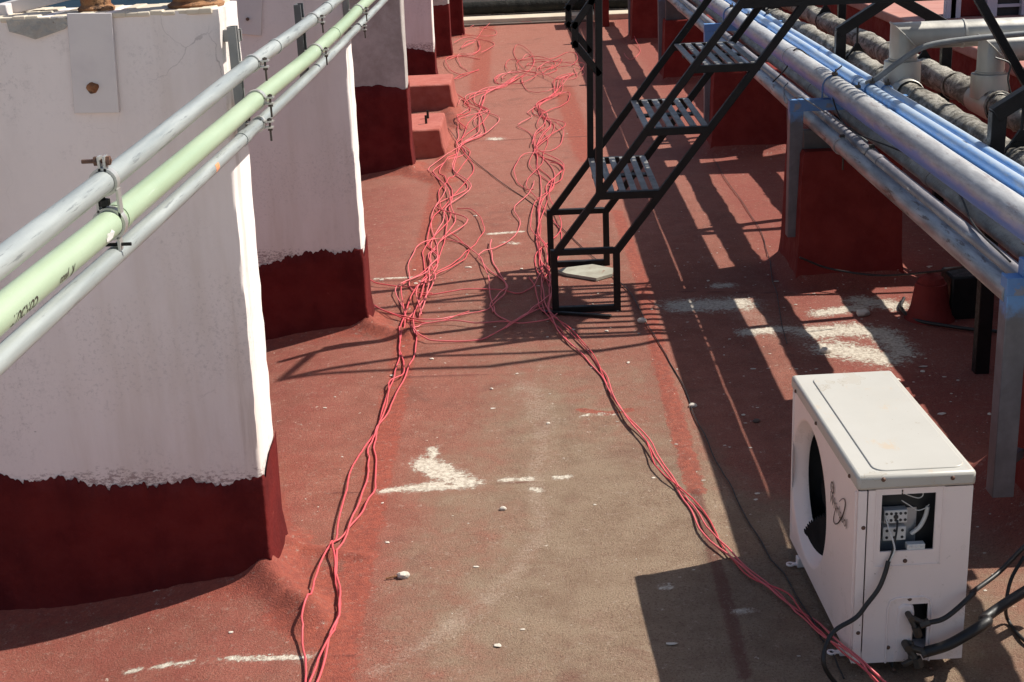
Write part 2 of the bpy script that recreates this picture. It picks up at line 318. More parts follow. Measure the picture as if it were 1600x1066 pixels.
MOUNDS = [  # ridge of mortar from a to b, half width, height
    (G(418, 905), G(492, 968), .055, .045), (G(430, 850), G(570, 872), .018, .014), (G(575, 515), G(640, 528), .05, .035), (G(640, 268), G(692, 283), .07, .03), (G(692, 205), G(702, 265), .05, .03), (G(702, 168), G(716, 200), .06, .03)]
def hz(X, Y):
    X = np.asarray(X, float); Y = np.asarray(Y, float)
    h = -.075*sst(-X, .80, 1.5)*sst(Y, 1, 2)+.004*vnoise(X, Y, 2.2, 1)+.0015*vnoise(X, Y, 9, 2)
    for (y0, y1, xr, zt, rh) in FINS:
        d = rect_d(X, Y, -3, xr, y0, y1); h = np.maximum(h, h+.035*np.clip(1-d/.11, 0, 1)**2)
    for (x0, x1, y0, y1) in PEDS:
        d = rect_d(X, Y, x0, x1, y0, y1)*(1+.15*vnoise(X, Y, 6, 4)); h = h+(.085 if y0 > 4 else .13)*np.clip(1-d/(.13 if y0 > 4 else .2), 0, 1)**2
    for (a, b, wd, ht) in MOUNDS:
        d = seg_d(X, Y, a, b); h = h+ht*np.exp(-(d/wd)**2)*(1+.45*vnoise(X, Y, 34, 5))
    h = h+.006*np.exp(-((X-G(1060, 650)[0]-.004)/.05)**2)*(Y < 6.5)
    return h
def axis(segs):
    out = []
    for a, b, st in segs: out += list(np.arange(a, b, st))
    return np.array(out+[segs[-1][1]])
gx = axis([(-30, -4, 2.), (-4, -1.5, .1), (-1.5, 2.4, .02), (2.4, 4, .1), (4, 32, 2.)])
gy = axis([(-20, 1, 1.5), (1, 2.7, .1), (2.7, 5, .016), (5, 8, .024), (8, 12, .04), (12, 19.4, .07), (19.4, 60, 2.)])
XX, YY = np.meshgrid(gx, gy); ZZ = hz(XX, YY)
# what lies on the membrane: coats, seams, spilt plaster (each with its own outline)
def blob(pts_px, rad, soft=1.):
    m = np.zeros_like(XX); P = [G(*p) for p in pts_px]
    for i in range(max(1, len(P)-1)):
        d = seg_d(XX, YY, P[i], P[min(i+1, len(P)-1)]); m = np.maximum(m, np.clip(1.25-d/rad*.75, 0, 1.3))
    return m
white = np.zeros_like(XX)
for pts, rad in [([(600, 768), (650, 760), (690, 755)], .022), ([(650, 765), (735, 758)], .022), ([(664, 722), (700, 740), (728, 754)], .05), ([(655, 728), (690, 745)], .035), ([(675, 700), (676, 712)], .02), ([(785, 750), (830, 748)], .017), ([(830, 762), (842, 766)], .014), ([(868, 746), (888, 745)], .015), ([(920, 647), (965, 646)], .009),
                 ([(350, 1028), (480, 1028)], .013), ([(200, 1034), (215, 1032)], .012), ([(240, 1031), (300, 1031)], .009), ([(765, 366), (815, 362)], .02), ([(790, 378), (808, 380)], .018), ([(585, 437), (640, 434)], .013), ([(1065, 478), (1150, 474)], .10), ([(1165, 520), (1230, 515)], .05),
                 ([(1270, 520), (1330, 515), (1365, 520)], .09), ([(1300, 545), (1380, 560)], .10), ([(1345, 470), (1400, 478)], .07), ([(1380, 520), (1410, 550)], .07), ([(1280, 490), (1345, 480)], .05), ([(1150, 958), (1172, 956)], .016), ([(1030, 917), (1048, 917)], .01), ([(770, 217), (778, 217)], .05), ([(575, 263), (584, 262)], .05), ([(1120, 447), (1140, 446)], .04), ([(905, 648), (918, 650)], .006)]:
    white = np.maximum(white, blob(pts, rad))
coat = np.zeros_like(XX)
for pts, rad in [([(693, 251), (524, 1058), (500, 1180)], .058), ([(963.8, 330), (1003, 440), (1035, 578), (1088, 769)], .04), ([(748, 140), (757, 60), (765, 30)], .11), ([(880, 136), (905, 215), (920, 250)], .10), ([(430, 850), (560, 872)], .045), ([(905, 640), (950, 646), (985, 640)], .022), ([(440, 960), (500, 1000), (500, 900)], .07), ([(425, 780), (440, 850)], .05)]:
    coat = np.maximum(coat, blob(pts, rad))
for (a, b, wd, ht) in MOUNDS: coat = np.maximum(coat, 1.2*np.exp(-(seg_d(XX, YY, a, b)/(wd*1.9))**2))
for (y0, y1, xr, zt, rh) in FINS: coat = np.maximum(coat, np.clip(1.25-rect_d(XX, YY, -3, xr, y0, y1)/.13*.8, 0, 1.1))
seam = np.zeros_like(XX)
for a, b, wd in [((742, 221), (915, 213), .022), ((748, 142), (900, 135), .03), ((640, 590), (1040, 572), .006), ((1040, 455), (1240, 458), .012), ((590, 440), (860, 430), .006), ((1088, 769), (1130, 921), .024), ((1130, 921), (1164, 1058), .026), ((480, 774), (900, 748), .005), ((150, 1036), (560, 1024), .004)]:
    seam = np.maximum(seam, np.exp(-(seg_d(XX, YY, G(*a), G(*b))/wd)**2))
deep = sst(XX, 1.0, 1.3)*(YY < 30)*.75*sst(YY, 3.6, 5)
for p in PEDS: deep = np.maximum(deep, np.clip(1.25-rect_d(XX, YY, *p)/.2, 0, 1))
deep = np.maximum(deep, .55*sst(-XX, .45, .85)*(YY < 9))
far = sst(YY, 6.5, 11.)*.75
pale = sst(-YY, -2.35, -1.95)  # pale floor behind the viewer, added to bounce light onto shaded faces
cxo, cyo = G(1000, 880)[:2]
olive = 1.05*np.exp(-(((XX-cxo)/.62)**2+((YY-cyo)/1.0)**2))+.5*np.exp(-(((XX-.05)/.28)**2+((YY-5.0)/.5)**2))+.55*np.exp(-(((XX-.95)/.5)**2+((YY-3.1)/.7)**2))+.18
olive -= .5*sst(-XX, .35, .6)+.8*sst(XX, .5, .8)*sst(YY, 3.7, 4.6)
dust = np.zeros_like(XX)
for a, b, wd in [((590, 1050), (700, 985), .05), ((700, 985), (790, 915), .07), ((790, 915), (848, 830), .05), ((848, 830), (835, 760), .05), ((835, 760), (850, 660), .05), ((820, 600), (850, 660), .09), ((1150, 475), (1250, 530), .2), ((1380, 500), (1540, 600), .25), ((1300, 470), (1400, 560), .2)]:
    dust = np.maximum(dust, np.exp(-(seg_d(XX, YY, G(*a), G(*b))/wd)**2))
ny, nx = XX.shape
me = bpy.data.meshes.new('roof_floor')
idx = np.arange(nx*ny).reshape(ny, nx)
quads = np.stack([idx[:-1, :-1], idx[:-1, 1:], idx[1:, 1:], idx[1:, :-1]], -1).reshape(-1, 4)
me.vertices.add(nx*ny); me.vertices.foreach_set('co', np.stack([XX, YY, ZZ], -1).ravel())
me.loops.add(quads.size); me.polygons.add(len(quads)); me.loops.foreach_set('vertex_index', quads.ravel())
me.polygons.foreach_set('loop_start', np.arange(0, quads.size, 4)); me.update(calc_edges=True); me.validate()
me.polygons.foreach_set('use_smooth', [True]*len(me.polygons))
for nm, ar in (('white', white), ('coat', coat), ('seam', seam), ('deep', deep), ('far', far), ('olive', olive), ('dust', dust), ('pale', pale)):
    a = me.attributes.new(nm, 'FLOAT', 'POINT'); a.data.foreach_set('value', ar.ravel().astype(np.float32))
me.materials.append(MG); fl = bpy.data.objects.new('roof_floor', me); COL.objects.link(fl); fl['kind'] = 'structure'

# ------------------------------------------------------------------ the row of fin walls on the left
fin_labels = ['thick white painted wall fin with a rust-bolted steel plate, under the conduits', 'white painted wall fin with a ragged dark red base and a small painted steel plate', 'bare grey cement wall fin with white patch above its red base',
              'white wall fin beside the two low red plinths, its red base short', 'narrow grey wall fin with tall red base, between two white fins', 'last small wall fin before the low pipe at the end of the roof']
def fin(i, y0, y1, xr, zt, rh):
    x0 = -2.3; root = empty('wall_fin', (xr-.4, (y0+y1)/2, -.09), fin_labels[i], 'wall', 'wall fins along the left side of the roof')
    r = random.Random(i+3); lean = .03 if i == 0 else .008
    # slab as a worn, slightly wavy block: columns of rings
    nz_ = 46 if i < 2 else 16; vs = []; fs = []; nfx = 26 if i < 2 else 8
    def wob(a, b): return float(vnoise(np.array(a*1.), np.array(b*1.), 9, 11+i))*.0035
    m = MB(); zs = np.linspace(-.09, zt, nz_)
    rnd = .012
    for z in zs:
        tz = 1-max(0, (z-(zt-.015))/.015)*.006
        e = xr+lean*z/1.6; j = wob(z*2.3, i)*1.2; k = wob(z*3.1, i+5)*1.2
        ring = [(x0+(e-rnd-x0)*q/nfx, y0+wob(z*.6, q*.4), z) for q in range(nfx+1)]+[(e-rnd*.3+j, y0+rnd*.3, z), (e+j, y0+rnd*1.2, z), (e+k, (y0+y1)/2, z), (e+k, y1-rnd, z), (e-rnd, y1, z), (x0, y1, z)]
        vs += ring
    n = len(ring)
    for a in range(nz_-1):
        for b in range(n): c = (b+1) % n; fs.append((a*n+b, a*n+c, (a+1)*n+c, (a+1)*n+b))
    fs.append(tuple(range((nz_-1)*n, nz_*n)))
    m.add(vs, fs); m.build('slab', MWB if i in (2, 4) else (MW1, MW2, MW, MW, MW, MW)[i], root, 50)
    # ragged red coat, a skin 4 mm proud of the slab
    m = MB(); vs = []; fs = []; path = []
    step = .005 if i < 2 else .02; wk = 0.
    for q in np.arange(x0, xr-.004, step): path.append((q, y0-.005))
    path += [(xr+.002, y0-.005), (xr+.006, y0+.0), (xr+.006, y0+.03), (xr+.006, y0+.06), (xr+.006, (y0+y1)/2), (xr+.006, y1-.03), (xr+.006, y1+.004)]
    nn = len(path)
    for q, (px_, py_) in enumerate(path):
        wk = wk*.9+r.uniform(-.004, .004); base = rh+.022*math.sin(px_*2.3+i*2)+.012*math.sin(px_*7.1+i)+wk*1.6+.0025*math.sin(px_*260)+(r.uniform(-.012, .012) if r.random() < .10 else r.uniform(-.0015, .0015))
        if py_ > y0: base = rh-.03+r.uniform(-.012, .012)+(py_-y0)*.3
        for z in (-.09, 0, .02, base*.3, base*.6, base*.85, base-.004, base):
            f = 0 if z > .02 else (.012 if z > -.01 else .03); e = lean*max(z, 0)/1.6
            vs.append((px_+(e+f if px_ > xr-.01 else 0), py_-(f if py_ < y0+.004 else 0)+(.004 if z == base else 0)+wob(z*3, px_*5), z))
    for q in range(nn-1):
        for k in range(7): fs.append((q*8+k, (q+1)*8+k, (q+1)*8+k+1, q*8+k+1))
    m.add(vs, fs); m.build('red_base_coat', MRED, root, 60, label='ragged dark red waterproof coat on the wall base')
    return root
fin_o = [fin(i, *f) for i, f in enumerate(FINS)]
# plates bolted on the fins
def plate(par, c4, Y, th=.006):
    P = [at_y(*q, Y) for q in c4]; m = MB(); m.prism([(p[0], p[2]) for p in P], lambda a, b, d: V(a, Y-d, b), -.004, th); return m.build('steel_plate', MPLATE, par, 30, .0015)
p = plate(fin_o[0], [(105, 21), (175, 20), (187, 176), (117, 177)], 3.685)
c = at_y(145, 137, 3.68); m = MB(); m.ico(c, .016, 2, (1, .5, 1), .18, 3); m.ico(c+V(.006, -.008, .004), .008, 1, (1, .8, 1), .2, 5); m.build('rusty_bolt', MRUST, p, 0)
p = plate(fin_o[1], [(367, -40), (412, -40), (408, 56), (366, 52)], 5.995)
c = at_y(387, 30, 5.985); m = MB(); m.cyl(c, c+V(0, -.008, 0), .007); m.build('bolt', MSCREW, p)
# broken, patched cement at fin 1's top edge
m = MB(); poly = [(9, 32), (100, 28), (112, 33), (100, 46), (78, 54), (55, 62), (34, 55), (14, 50)]
m.prism([(q[0], q[2]) for q in (at_y(*a, 3.68) for a in poly)], lambda a, b, d: V(a, 3.686-d, b), -.02, .004); m.build('chipped_cement_patch', MCONC, fin_o[0], 0)
# worn top capping, uneven
m = MB()
for k in range(26):
    x = -1.62+k*.032; zz = 1.634+random.uniform(0, .006); m.box(x, x+.034, 3.686+random.uniform(-.004, .006), 3.93, 1.625, zz)
m.build('worn_top_edge', MCREAM, fin_o[0], 0, .003)
# iron stubs and rubbish on fin 1
def stub(x0, x1, label, sd):
    a = at_y((x0+x1)/2, 14, 3.80); rr = (at_y(x1, 14, 3.8)[0]-at_y(x0, 14, 3.8)[0])/2; m = MB()
    m.lathe([(rr*1.22, 0), (rr*1.25, .008), (rr, .016), (rr*1.02, .05), (rr*.99, .12), (rr*1.01, .22), (rr*.8, .222), (rr*.8, .05)], (a[0], 3.80, 1.636), (0, 0, 1), 20)
    tag(m.build('iron_pipe_stub', MRUST, None, 40), label, 'pipe stub', 'rusty stubs on the wall fin')
stub(128, 174, 'slim rusty iron stub above the bolted plate on the white wall fin', 1); stub(272, 343, 'wide rusty iron stub at the corner of the white wall fin', 2)
m = MB(); a = at_y(10, 24, 3.78); b = at_y(120, -8, 3.86); m.bar(a+V(-.25, 0, -.035), b+V(.05, 0, .02), .035, .035); m.box(a[0]-.012, a[0]+.012, 3.755, 3.80, 1.634, a[2]+.03)
tag(m.build('angle_bar', MPLATE, None, 30, .003), 'pale angle bar lying tilted on top of the bolted wall fin', 'metal bar')
m = MB(); m.box(-2.0, -1.0, 4.5, 4.54, 1.40, 1.75); tag(m.build('teal_board', MTEAL, None, 30, .004), 'teal board standing just behind the bolted wall fin', 'board')
m = MB(); m.box(-1.02, -.90, 4.40, 4.49, 1.38, 1.8); tag(m.build('black_post', MBLACK, None, 30, .004), 'black post beside the teal board behind the wall fin', 'post')
for i, a in enumerate((4.52, 4.44)):
    pass
m = MB(); m.bar((-1.9, 4.60, 1.38), (-.95, 4.60, 1.38), .12, .06); tag(m.build('timber_bearer', MRUST, None, 30, .004), 'rusty bearer under the teal board between two wall fins', 'beam')
m = MB()
for x in (-1.86, -1.0): m.box(x-.05, x+.05, 4.36, 4.66, hz(x, 4.5)-.02, 1.352)
m.box(-1.86, -1.0, 4.48, 4.54, .2, .26)
tag(m.build('bearer_stand', MRUST, None, 30, .004), 'rusty stand under the bearer between two wall fins', 'stand')
# low red plinths
for i, (x0, x1, y0, y1, zt) in enumerate(PLIN):
    m = MB(); n = 8
    for k in range(1):
        m.prism([(x0, -.09), (x1+.06, -.09), (x1+.03, .02), (x1+.012, .08), (x1, zt-.01), (x1-.012, zt), (x0, zt)], lambda a, b, d: V(a, d, b), y0, y1)
    o = m.build('masonry_plinth', MPLIN, None, 40, .012); tag(o, ['low red masonry plinth with a lit top, next to the bare cement fin', 'low red masonry plinth next to the far white wall fin'][i], 'plinth', 'low red plinths')
    if i == 0:
        for xx, yy in ((-.70, 10.1), (-.70, 10.32)): m = MB(); m.cyl((xx, yy, zt-.01), (xx, yy, zt+.06), .009, 8); m.build('anchor_bolt', MBLACK, o)

# ------------------------------------------------------------------ conduits along the wall fins
CX = -.68
def tube_thing(name, pts, r, mat, label, cat='pipe', group=None, n=16, couplings=(), cm=None, seg=10, rc=1.13, cl=.05):
    root = empty(name, V(*pts[0])-V(0, 0, r), label, cat, group); m = MB(); path = crom(pts, seg); m.tube(path, r, n); m.build('tube', mat, root, 60)
    P = np.array(path)
    for yc in couplings:
        k = int(np.argmin(abs(P[:, 1]-yc))); d = unit(P[min(k+1, len(P)-1)]-P[max(k-1, 0)]); m = MB()
        m.lathe([(r*.99, -cl/2), (r*rc, -cl/2), (r*rc, -cl*.1), (r*rc*.98, 0), (r*rc, cl*.1), (r*rc, cl/2), (r*.99, cl/2)], P[k], d, n); m.build('coupling', cm or mat, root, 40)
    return root, P
c1 = [(CX, .9, 1.50), (CX, 1.75, 1.501), (CX, 2.35, 1.50), (CX, 3.56, 1.506), (CX, 4.6, 1.499), (CX, 5.6, 1.50), (CX, 6.4, 1.505), (CX+.01, 9, 1.50), (CX-.03, 14, 1.5), (CX, 18.4, 1.5)]
c2 = [(CX, .9, 1.45), (CX, 1.72, 1.441), (CX, 2.28, 1.430), (CX, 3.0, 1.42), (CX, 3.60, 1.413), (CX, 4.5, 1.396), (CX, 5.1, 1.393), (CX+.005, 5.5, 1.396), (CX+.005, 6.4, 1.40), (CX+.01, 9, 1.40), (CX-.03, 14, 1.4), (CX, 18.4, 1.4)]
c3 = [(CX, .9, 1.40), (CX, 1.7, 1.387), (CX, 2.6, 1.368), (CX, 3.52, 1.353), (CX, 4.8, 1.337), (CX, 6.05, 1.33), (CX, 9, 1.325), (CX-.03, 14, 1.32), (CX, 18.4, 1.32)]
cg = 'electrical conduits along the wall fins'
t1, _ = tube_thing('conduit_pipe', c1, .0185, MGALV, 'upper grey galvanised conduit, the highest of three along the wall fins', 'pipe', cg, 18, (3.95, 5.1), seg=8, cl=.03)
t2, PG = tube_thing('conduit_pipe', c2, .0225, MGREEN, 'pale green printed conduit between the two grey ones along the wall fins', 'pipe', cg, 20, (2.26, 5.25), seg=8, rc=1.08, cl=.028)
t3, _ = tube_thing('conduit_pipe', c3, .0155, MGALV, 'lower thin grey conduit, the lowest of three along the wall fins', 'pipe', cg, 16, (3.42,), seg=8, cl=.055)
# scraped paint patch and printing on the green conduit, bent round the tube
def on_tube(vs, yc, ang0, r, zc, flip=1, dz=0.):
    out = []
    for (u, v, _) in vs:
        th = ang0+v/r; out.append((CX+math.cos(th)*(r+.0006), yc+u*flip, zc+math.sin(th)*(r+.0006)+dz*u))
    return out
def green_z(y): k = int(np.argmin(abs(PG[:, 1]-y))); return PG[k][2]
for body, yc, size, ang in (('CONDUIT', 1.752, .022, -.30), ('R', 1.962, .026, -.36), ('ymco', 1.918, .0185, -.34)):
    vs_, fs_ = text_mesh(body, size, .25, .0002)      # printed upside down as seen from the roof
    m = MB(); m.add(on_tube([(-u, -v, 0) for (u, v, _) in vs_], yc, ang, .0225, green_z(yc), 1, -.018), fs_); m.build('printed_lettering', MINK, t2, 0)
m = MB(); m.add(on_tube([(u, v, 0) for u in (-.035, -.012, .012, .035) for v in (-.0004, .0004)], 1.93, -.80, .0225, green_z(1.93), 1, -.018), [(0, 1, 3, 2), (2, 3, 5, 4), (4, 5, 7, 6)]); m.build('printed_lettering', MINK, t2, 0)
m = MB(); us = [(.0, .004), (.01, .010), (.022, .008), (.035, .011), (.048, .004), (.04, -.004), (.02, -.007), (.006, -.003)]
m.add(on_tube([(u, v, 0) for u, v in us], 2.13, -.25, .0225, green_z(2.15), 1, -.018), [tuple(range(8))]); m.build('scraped_patch', MTERM, t2, 0)
m = MB(); m.add([(CX+math.cos(a)*.0159, 2.99+u, 1.3615+math.sin(a)*.0159) for u in (0, .012, .026, .034) for a in (-.5, -.1, .3, .6)], [(4*i+j, 4*i+j+1, 4*i+j+5, 4*i+j+4) for i in range(3) for j in range(3)]); m.build('orange_paint_mark', MORANGE, t3, 0)
# struts and clamps
def clamp(m, mb, c, r):
    # band of two half straps round the tube (axis Y) with ears and bolt on the open side
    c = V(*c); w_ = .012
    m.lathe([(r+.0005, -w_), (r+.004, -w_), (r+.004, w_), (r+.0005, w_)], c, (0, 1, 0), 18, True)
    m.box(c[0]+r, c[0]+r+.024, c[1]-w_, c[1]+w_, c[2]+.004, c[2]+.0075); m.box(c[0]+r, c[0]+r+.022, c[1]-w_, c[1]+w_, c[2]-.0115, c[2]-.008)
    m.box(c[0]-r-.03, c[0]-r+.003, c[1]-w_, c[1]+w_, c[2]+.002, c[2]+.006)
    bx_ = c[0]+r+.014; mb.cyl((bx_, c[1], c[2]-.045), (bx_, c[1], c[2]+.014), .0028, 8); mb.lathe([(0, 0), (.0065, 0), (.0065, .005), (0, .005)], (bx_, c[1], c[2]+.0075), (0, 0, 1), 6); mb.lathe([(0, 0), (.0065, 0), (.0065, .006), (0, .006)], (bx_, c[1], c[2]-.018), (0, 0, 1), 6)
def zat(P, y): k = int(np.argmin(abs(np.array(P)[:, 1]-y))); return np.array(P)[k][2]
P1_, P2_, P3_ = crom(c1, 8), crom(c2, 8), crom(c3, 8)
def interp(P, y): P = np.array(P); return float(np.interp(y, P[:, 1], P[:, 0])), float(np.interp(y, P[:, 1], P[:, 2]))
def strut(y, w_, ztop, zbot, mat, label, clamps=(1, 1, 1), deep=.022):
    root = empty('conduit_strut', (CX-.05, y, zbot), label, 'strut', 'struts holding the conduits'); m = MB()
    xb = CX-.03
    m.box(xb-deep, xb-deep+.004, y-w_/2, y+w_/2, zbot, ztop); m.box(xb-deep+.004, xb, y-w_/2, y-w_/2+.004, zbot, ztop); m.box(xb-deep+.004, xb, y+w_/2-.004, y+w_/2, zbot, ztop)
    m.box(xb-.003, xb, y-w_/2+.004, y-w_/2+.011, zbot, ztop); m.box(xb-.003, xb, y+w_/2-.011, y+w_/2-.004, zbot, ztop)
    m.build('channel', mat, root, 30)
    for on, P, r in zip(clamps, (P1_, P2_, P3_), (.0185, .0225, .0155)):
        if on:
            x, z = interp(P, y); a, b = MB(), MB(); clamp(a, b, (x, y, z), r); k = a.build('clamp', MCLAMP, root, 40); b.build('bolt', MVALVE, k, 40)
    return root
S1 = strut(3.60, .035, 1.60, 1.315, MSTRUT, 'weathered channel strut with three clamps beside the bolted wall fin')
m = MB(); m.box(-.795, CX-.045, 3.71, 3.735, 1.34, 1.37); m.bar((CX-.05, 3.61, 1.355), (CX-.05, 3.725, 1.355), .01, .03); m.build('bracket', MSTRUT, S1); m = MB(); m.box(-.795, CX-.045, 3.71, 3.735, 1.55, 1.58); m.bar((CX-.05, 3.61, 1.565), (CX-.05, 3.725, 1.565), .01, .03); m.build('bracket', MSTRUT, S1)
S2 = strut(4.72, .07, 1.55, 1.30, MSTRUTD, 'dark grey flat strut with clamps, between two wall fins', (1, 1, 0))
S3 = strut(6.02, .045, 1.62, 1.285, MSTRUT, 'channel strut with clamps at the ragged-based white wall fin')
m = MB(); m.box(-.74, CX-.045, 6.03, 6.06, 1.35, 1.38); m.build('bracket', MSTRUT, S3)
S4 = strut(9.45, .05, 1.62, 1.27, MSTRUT, 'channel strut with clamps at the bare cement wall fin')
m = MB(); m.box(-.78, CX-.045, 9.46, 9.49, 1.35, 1.38); m.build('bracket', MSTRUT, S4)
S5 = strut(13.72, .05, 1.62, 1.27, MSTRUT, 'far channel strut holding the conduits at the fin past the plinths')
m = MB(); m.box(-.84, CX-.07, 13.73, 13.76, 1.35, 1.38); m.build('bracket', MSTRUT, S5)
# loose double clamp tying the upper and green conduits
y = 2.235; x1, z1 = interp(P1_, y); x2, z2 = interp(P2_, y); r = .0185
root = empty('double_clamp', (x1, y, z2-.03), 'zinc double clamp with bolts tying the upper grey conduit to the green one', 'clamp')
m = MB(); m.lathe([(.019, -.009), (.0235, -.009), (.0235, .009), (.019, .009)], (x1, y, z1), (0, 1, 0), 20, True); m.box(x1-.005, x1-.001, y-.009, y+.009, z1+.018, z1+.042); m.box(x1+.004, x1+.008, y-.009, y+.009, z1+.018, z1+.042); m.build('upper_band', MCLAMP, root, 40)
m = MB(); m.lathe([(.0229, -.009), (.0275, -.009), (.0275, .009), (.0229, .009)], (x2, y, z2), (0, 1, 0), 20, True); m.box(x2+.018, x2+.022, y-.009, y+.009, z2+.01, z1-.012); m.box(x2-.016, x2-.012, y-.009, y+.009, z2+.02, z1-.018); m.box(x2+.010, x2+.014, y-.009, y+.009, z2-.045, z2-.022); m.build('lower_band', MCLAMP, root, 40)
m = MB(); m.cyl((x1-.032, y, z1+.034), (x1+.016, y, z1+.034), .0035, 8); m.lathe([(0, 0), (.008, 0), (.008, .006), (0, .006)], (x1+.008, y, z1+.034), (1, 0, 0), 6); m.lathe([(0, 0), (.008, 0), (.008, .006), (0, .006)], (x1-.012, y, z1+.034), (1, 0, 0), 6); m.build('bolt', MSCREW, root, 40)
m = MB(); m.cyl((x2-.006, y, z2+.022), (x2-.006, y, z1-.017), .004, 8); m.lathe([(0, 0), (.011, 0), (.011, .01), (0, .01)], (x2-.006, y, z2+.03), (0, 0, 1), 6); m.build('bolt', MBLACK, root, 40); m = MB(); m.cyl((x2-.012, y, z2-.036), (x2+.03, y, z2-.036), .003, 8); m.build('bolt', MBLACK, root, 40)

# ------------------------------------------------------------------ the black steel stile (steps over the pipes)
YN, YF = 6.145, 6.915; TW = .022
stile = empty('steel_stile', (.25, 6.53, 0), 'black steel step-over stair with slatted treads climbing over the pipes', 'stair')
z0 = .285; NX, LX = .125, .400           # upper and lower stringer foot
sx, sz = .2105, .2755
T_ = [(.312, .555), (.527, .832), (.741, 1.096)]; LZ = 1.365; LA, LB = .955, 1.93
for yy in (YN, YF):
    m = MB()
    for x in (.113, .395): m.bar((x, yy, -.004), (x, yy, z0+.012), .031, .031, (1, 0, 0))
    m.bar((.125, yy, .014), (.383, yy, .014), .029, .029); m.bar((.125, yy, z0), (.383, yy, z0), .030, .028)
    m.build('foot_frame', MBLACK, stile, 30, .003)
    m = MB(); m.bar((NX, yy, z0), (LA+.005, yy, LZ), .029, .032, ext=.008); m.build('upper_stringer', MBLACK, stile, 30, .003)
    m = MB(); m.bar((LX, yy, z0), (LA+.28, yy, LZ-.005), .029, .032, ext=.008); m.build('lower_stringer', MBLACK, stile, 30, .003)
m = MB(); m.bar((LB, YN, LZ), (LB+.50, YN, LZ-.80), .034, .036, ext=.008); m.bar((LB+.49, YN, LZ-.78), (LB+.70, YN, LZ-.90), .034, .036); m.build('brace', MBLACK, stile, 30, .003)
def tread(xl, z, wd=.285):
    m = MB(); m.box(xl-.004, xl+wd+.004, YN-.014, YN+.014, z-.034, z-.001); tr = m.build('tread', MBLACK, stile, 30, .002)
    m = MB(); m.box(xl-.004, xl+wd+.004, YF-.014, YF+.014, z-.034, z-.001); m.build('rear_bar', MBLACK, tr, 30, .002)
    m = MB(); m.box(xl, xl+wd, (YN+YF)/2-.03, (YN+YF)/2+.03, z-.018, z-.008); m.build('cross_bar', MBLACK, tr, 30, .002)
    n = 6
    for k in range(n):
        x = xl+.016+k*(wd-.032)/(n-1); m = MB(); m.box(x-.0145, x+.0145, YN+.012, YF-.012, z-.008+random.uniform(-.001, .001), z+random.uniform(-.001, .001)); m.build('slat', MTREAD, tr, 30, .001)
for x, z in T_: tread(x, z)
LE = 2.06
m = MB(); m.box(LA, LE, YN-.014, YN+.014, LZ-.038, LZ); m.box(LA, LE, YF-.014, YF+.014, LZ-.038, LZ)
for x in (LA, LA+.38, LB-.3, LE-.024): m.box(x, x+.024, YN+.010, YF-.010, LZ-.035, LZ-.012)
ld = m.build('landing_frame', MBLACK, stile, 30, .002)
for k in range(10):
    yy = YN+.045+k*(YF-YN-.09)/9; m = MB(); m.box(LA, LE, yy-.014, yy+.014, LZ-.012, LZ-.002); m.build('slat', MTREAD, ld, 30, .001)
for x in [LA+.055+k*.05 for k in range(7)]:
    m = MB(); m.box(x-.014, x+.014, YN+.012, YF-.012, LZ-.002, LZ+.004); m.build('slat', MTREAD, ld, 30, .001)
m = MB(); m.prism([(LA+.07, YN+.28), (LA+.17, YN+.12), (LA+.40, YN+.12), (LA+.50, YN+.28), (LA+.50, YF-.25), (LA+.40, YF-.09), (LA+.17, YF-.09), (LA+.07, YF-.25)], lambda a, b, d: V(a, b, d), LZ+.004, LZ+.012); m.build('deck_plate', MTREAD, ld, 30)
RZ = 2.55
for yy in (YN, YF):
    # posts
    m = MB(); m.bar((.325, yy, .55), (.345, yy, 1.62), .028, .031, (1, 0, 0)); m.build('rail_post', MBLACK, stile, 30, .003)
    for x in (1.19, 2.03):
        m = MB(); m.bar((x, yy, LZ-.02), (x, yy, RZ), .03, .03, (1, 0, 0)); m.build('rail_post', MBLACK, stile, 30, .003)
    # handrail with its bent end loop
    m = MB(); pts = [(1.19, RZ), (.345, 1.48), (.31, 1.385), (.237, 1.288), (.236, 1.208), (.33, 1.085)]
    for a, b in zip(pts, pts[1:]): m.bar((a[0], yy, a[1]), (b[0], yy, b[1]), .028, .030, ext=.017)
    m.build('handrail', MBLACK, stile, 30, .003)
    m = MB(); m.bar((1.19, yy, RZ), (2.03, yy, RZ), .026, .026, ext=.008); m.build('landing_rail', MBLACK, stile, 30, .003)
    m = MB(); m.bar((1.19, yy, 1.98), (2.03, yy, 1.98), .022, .022); m.build('mid_rail', MBLACK, stile, 30, .003)

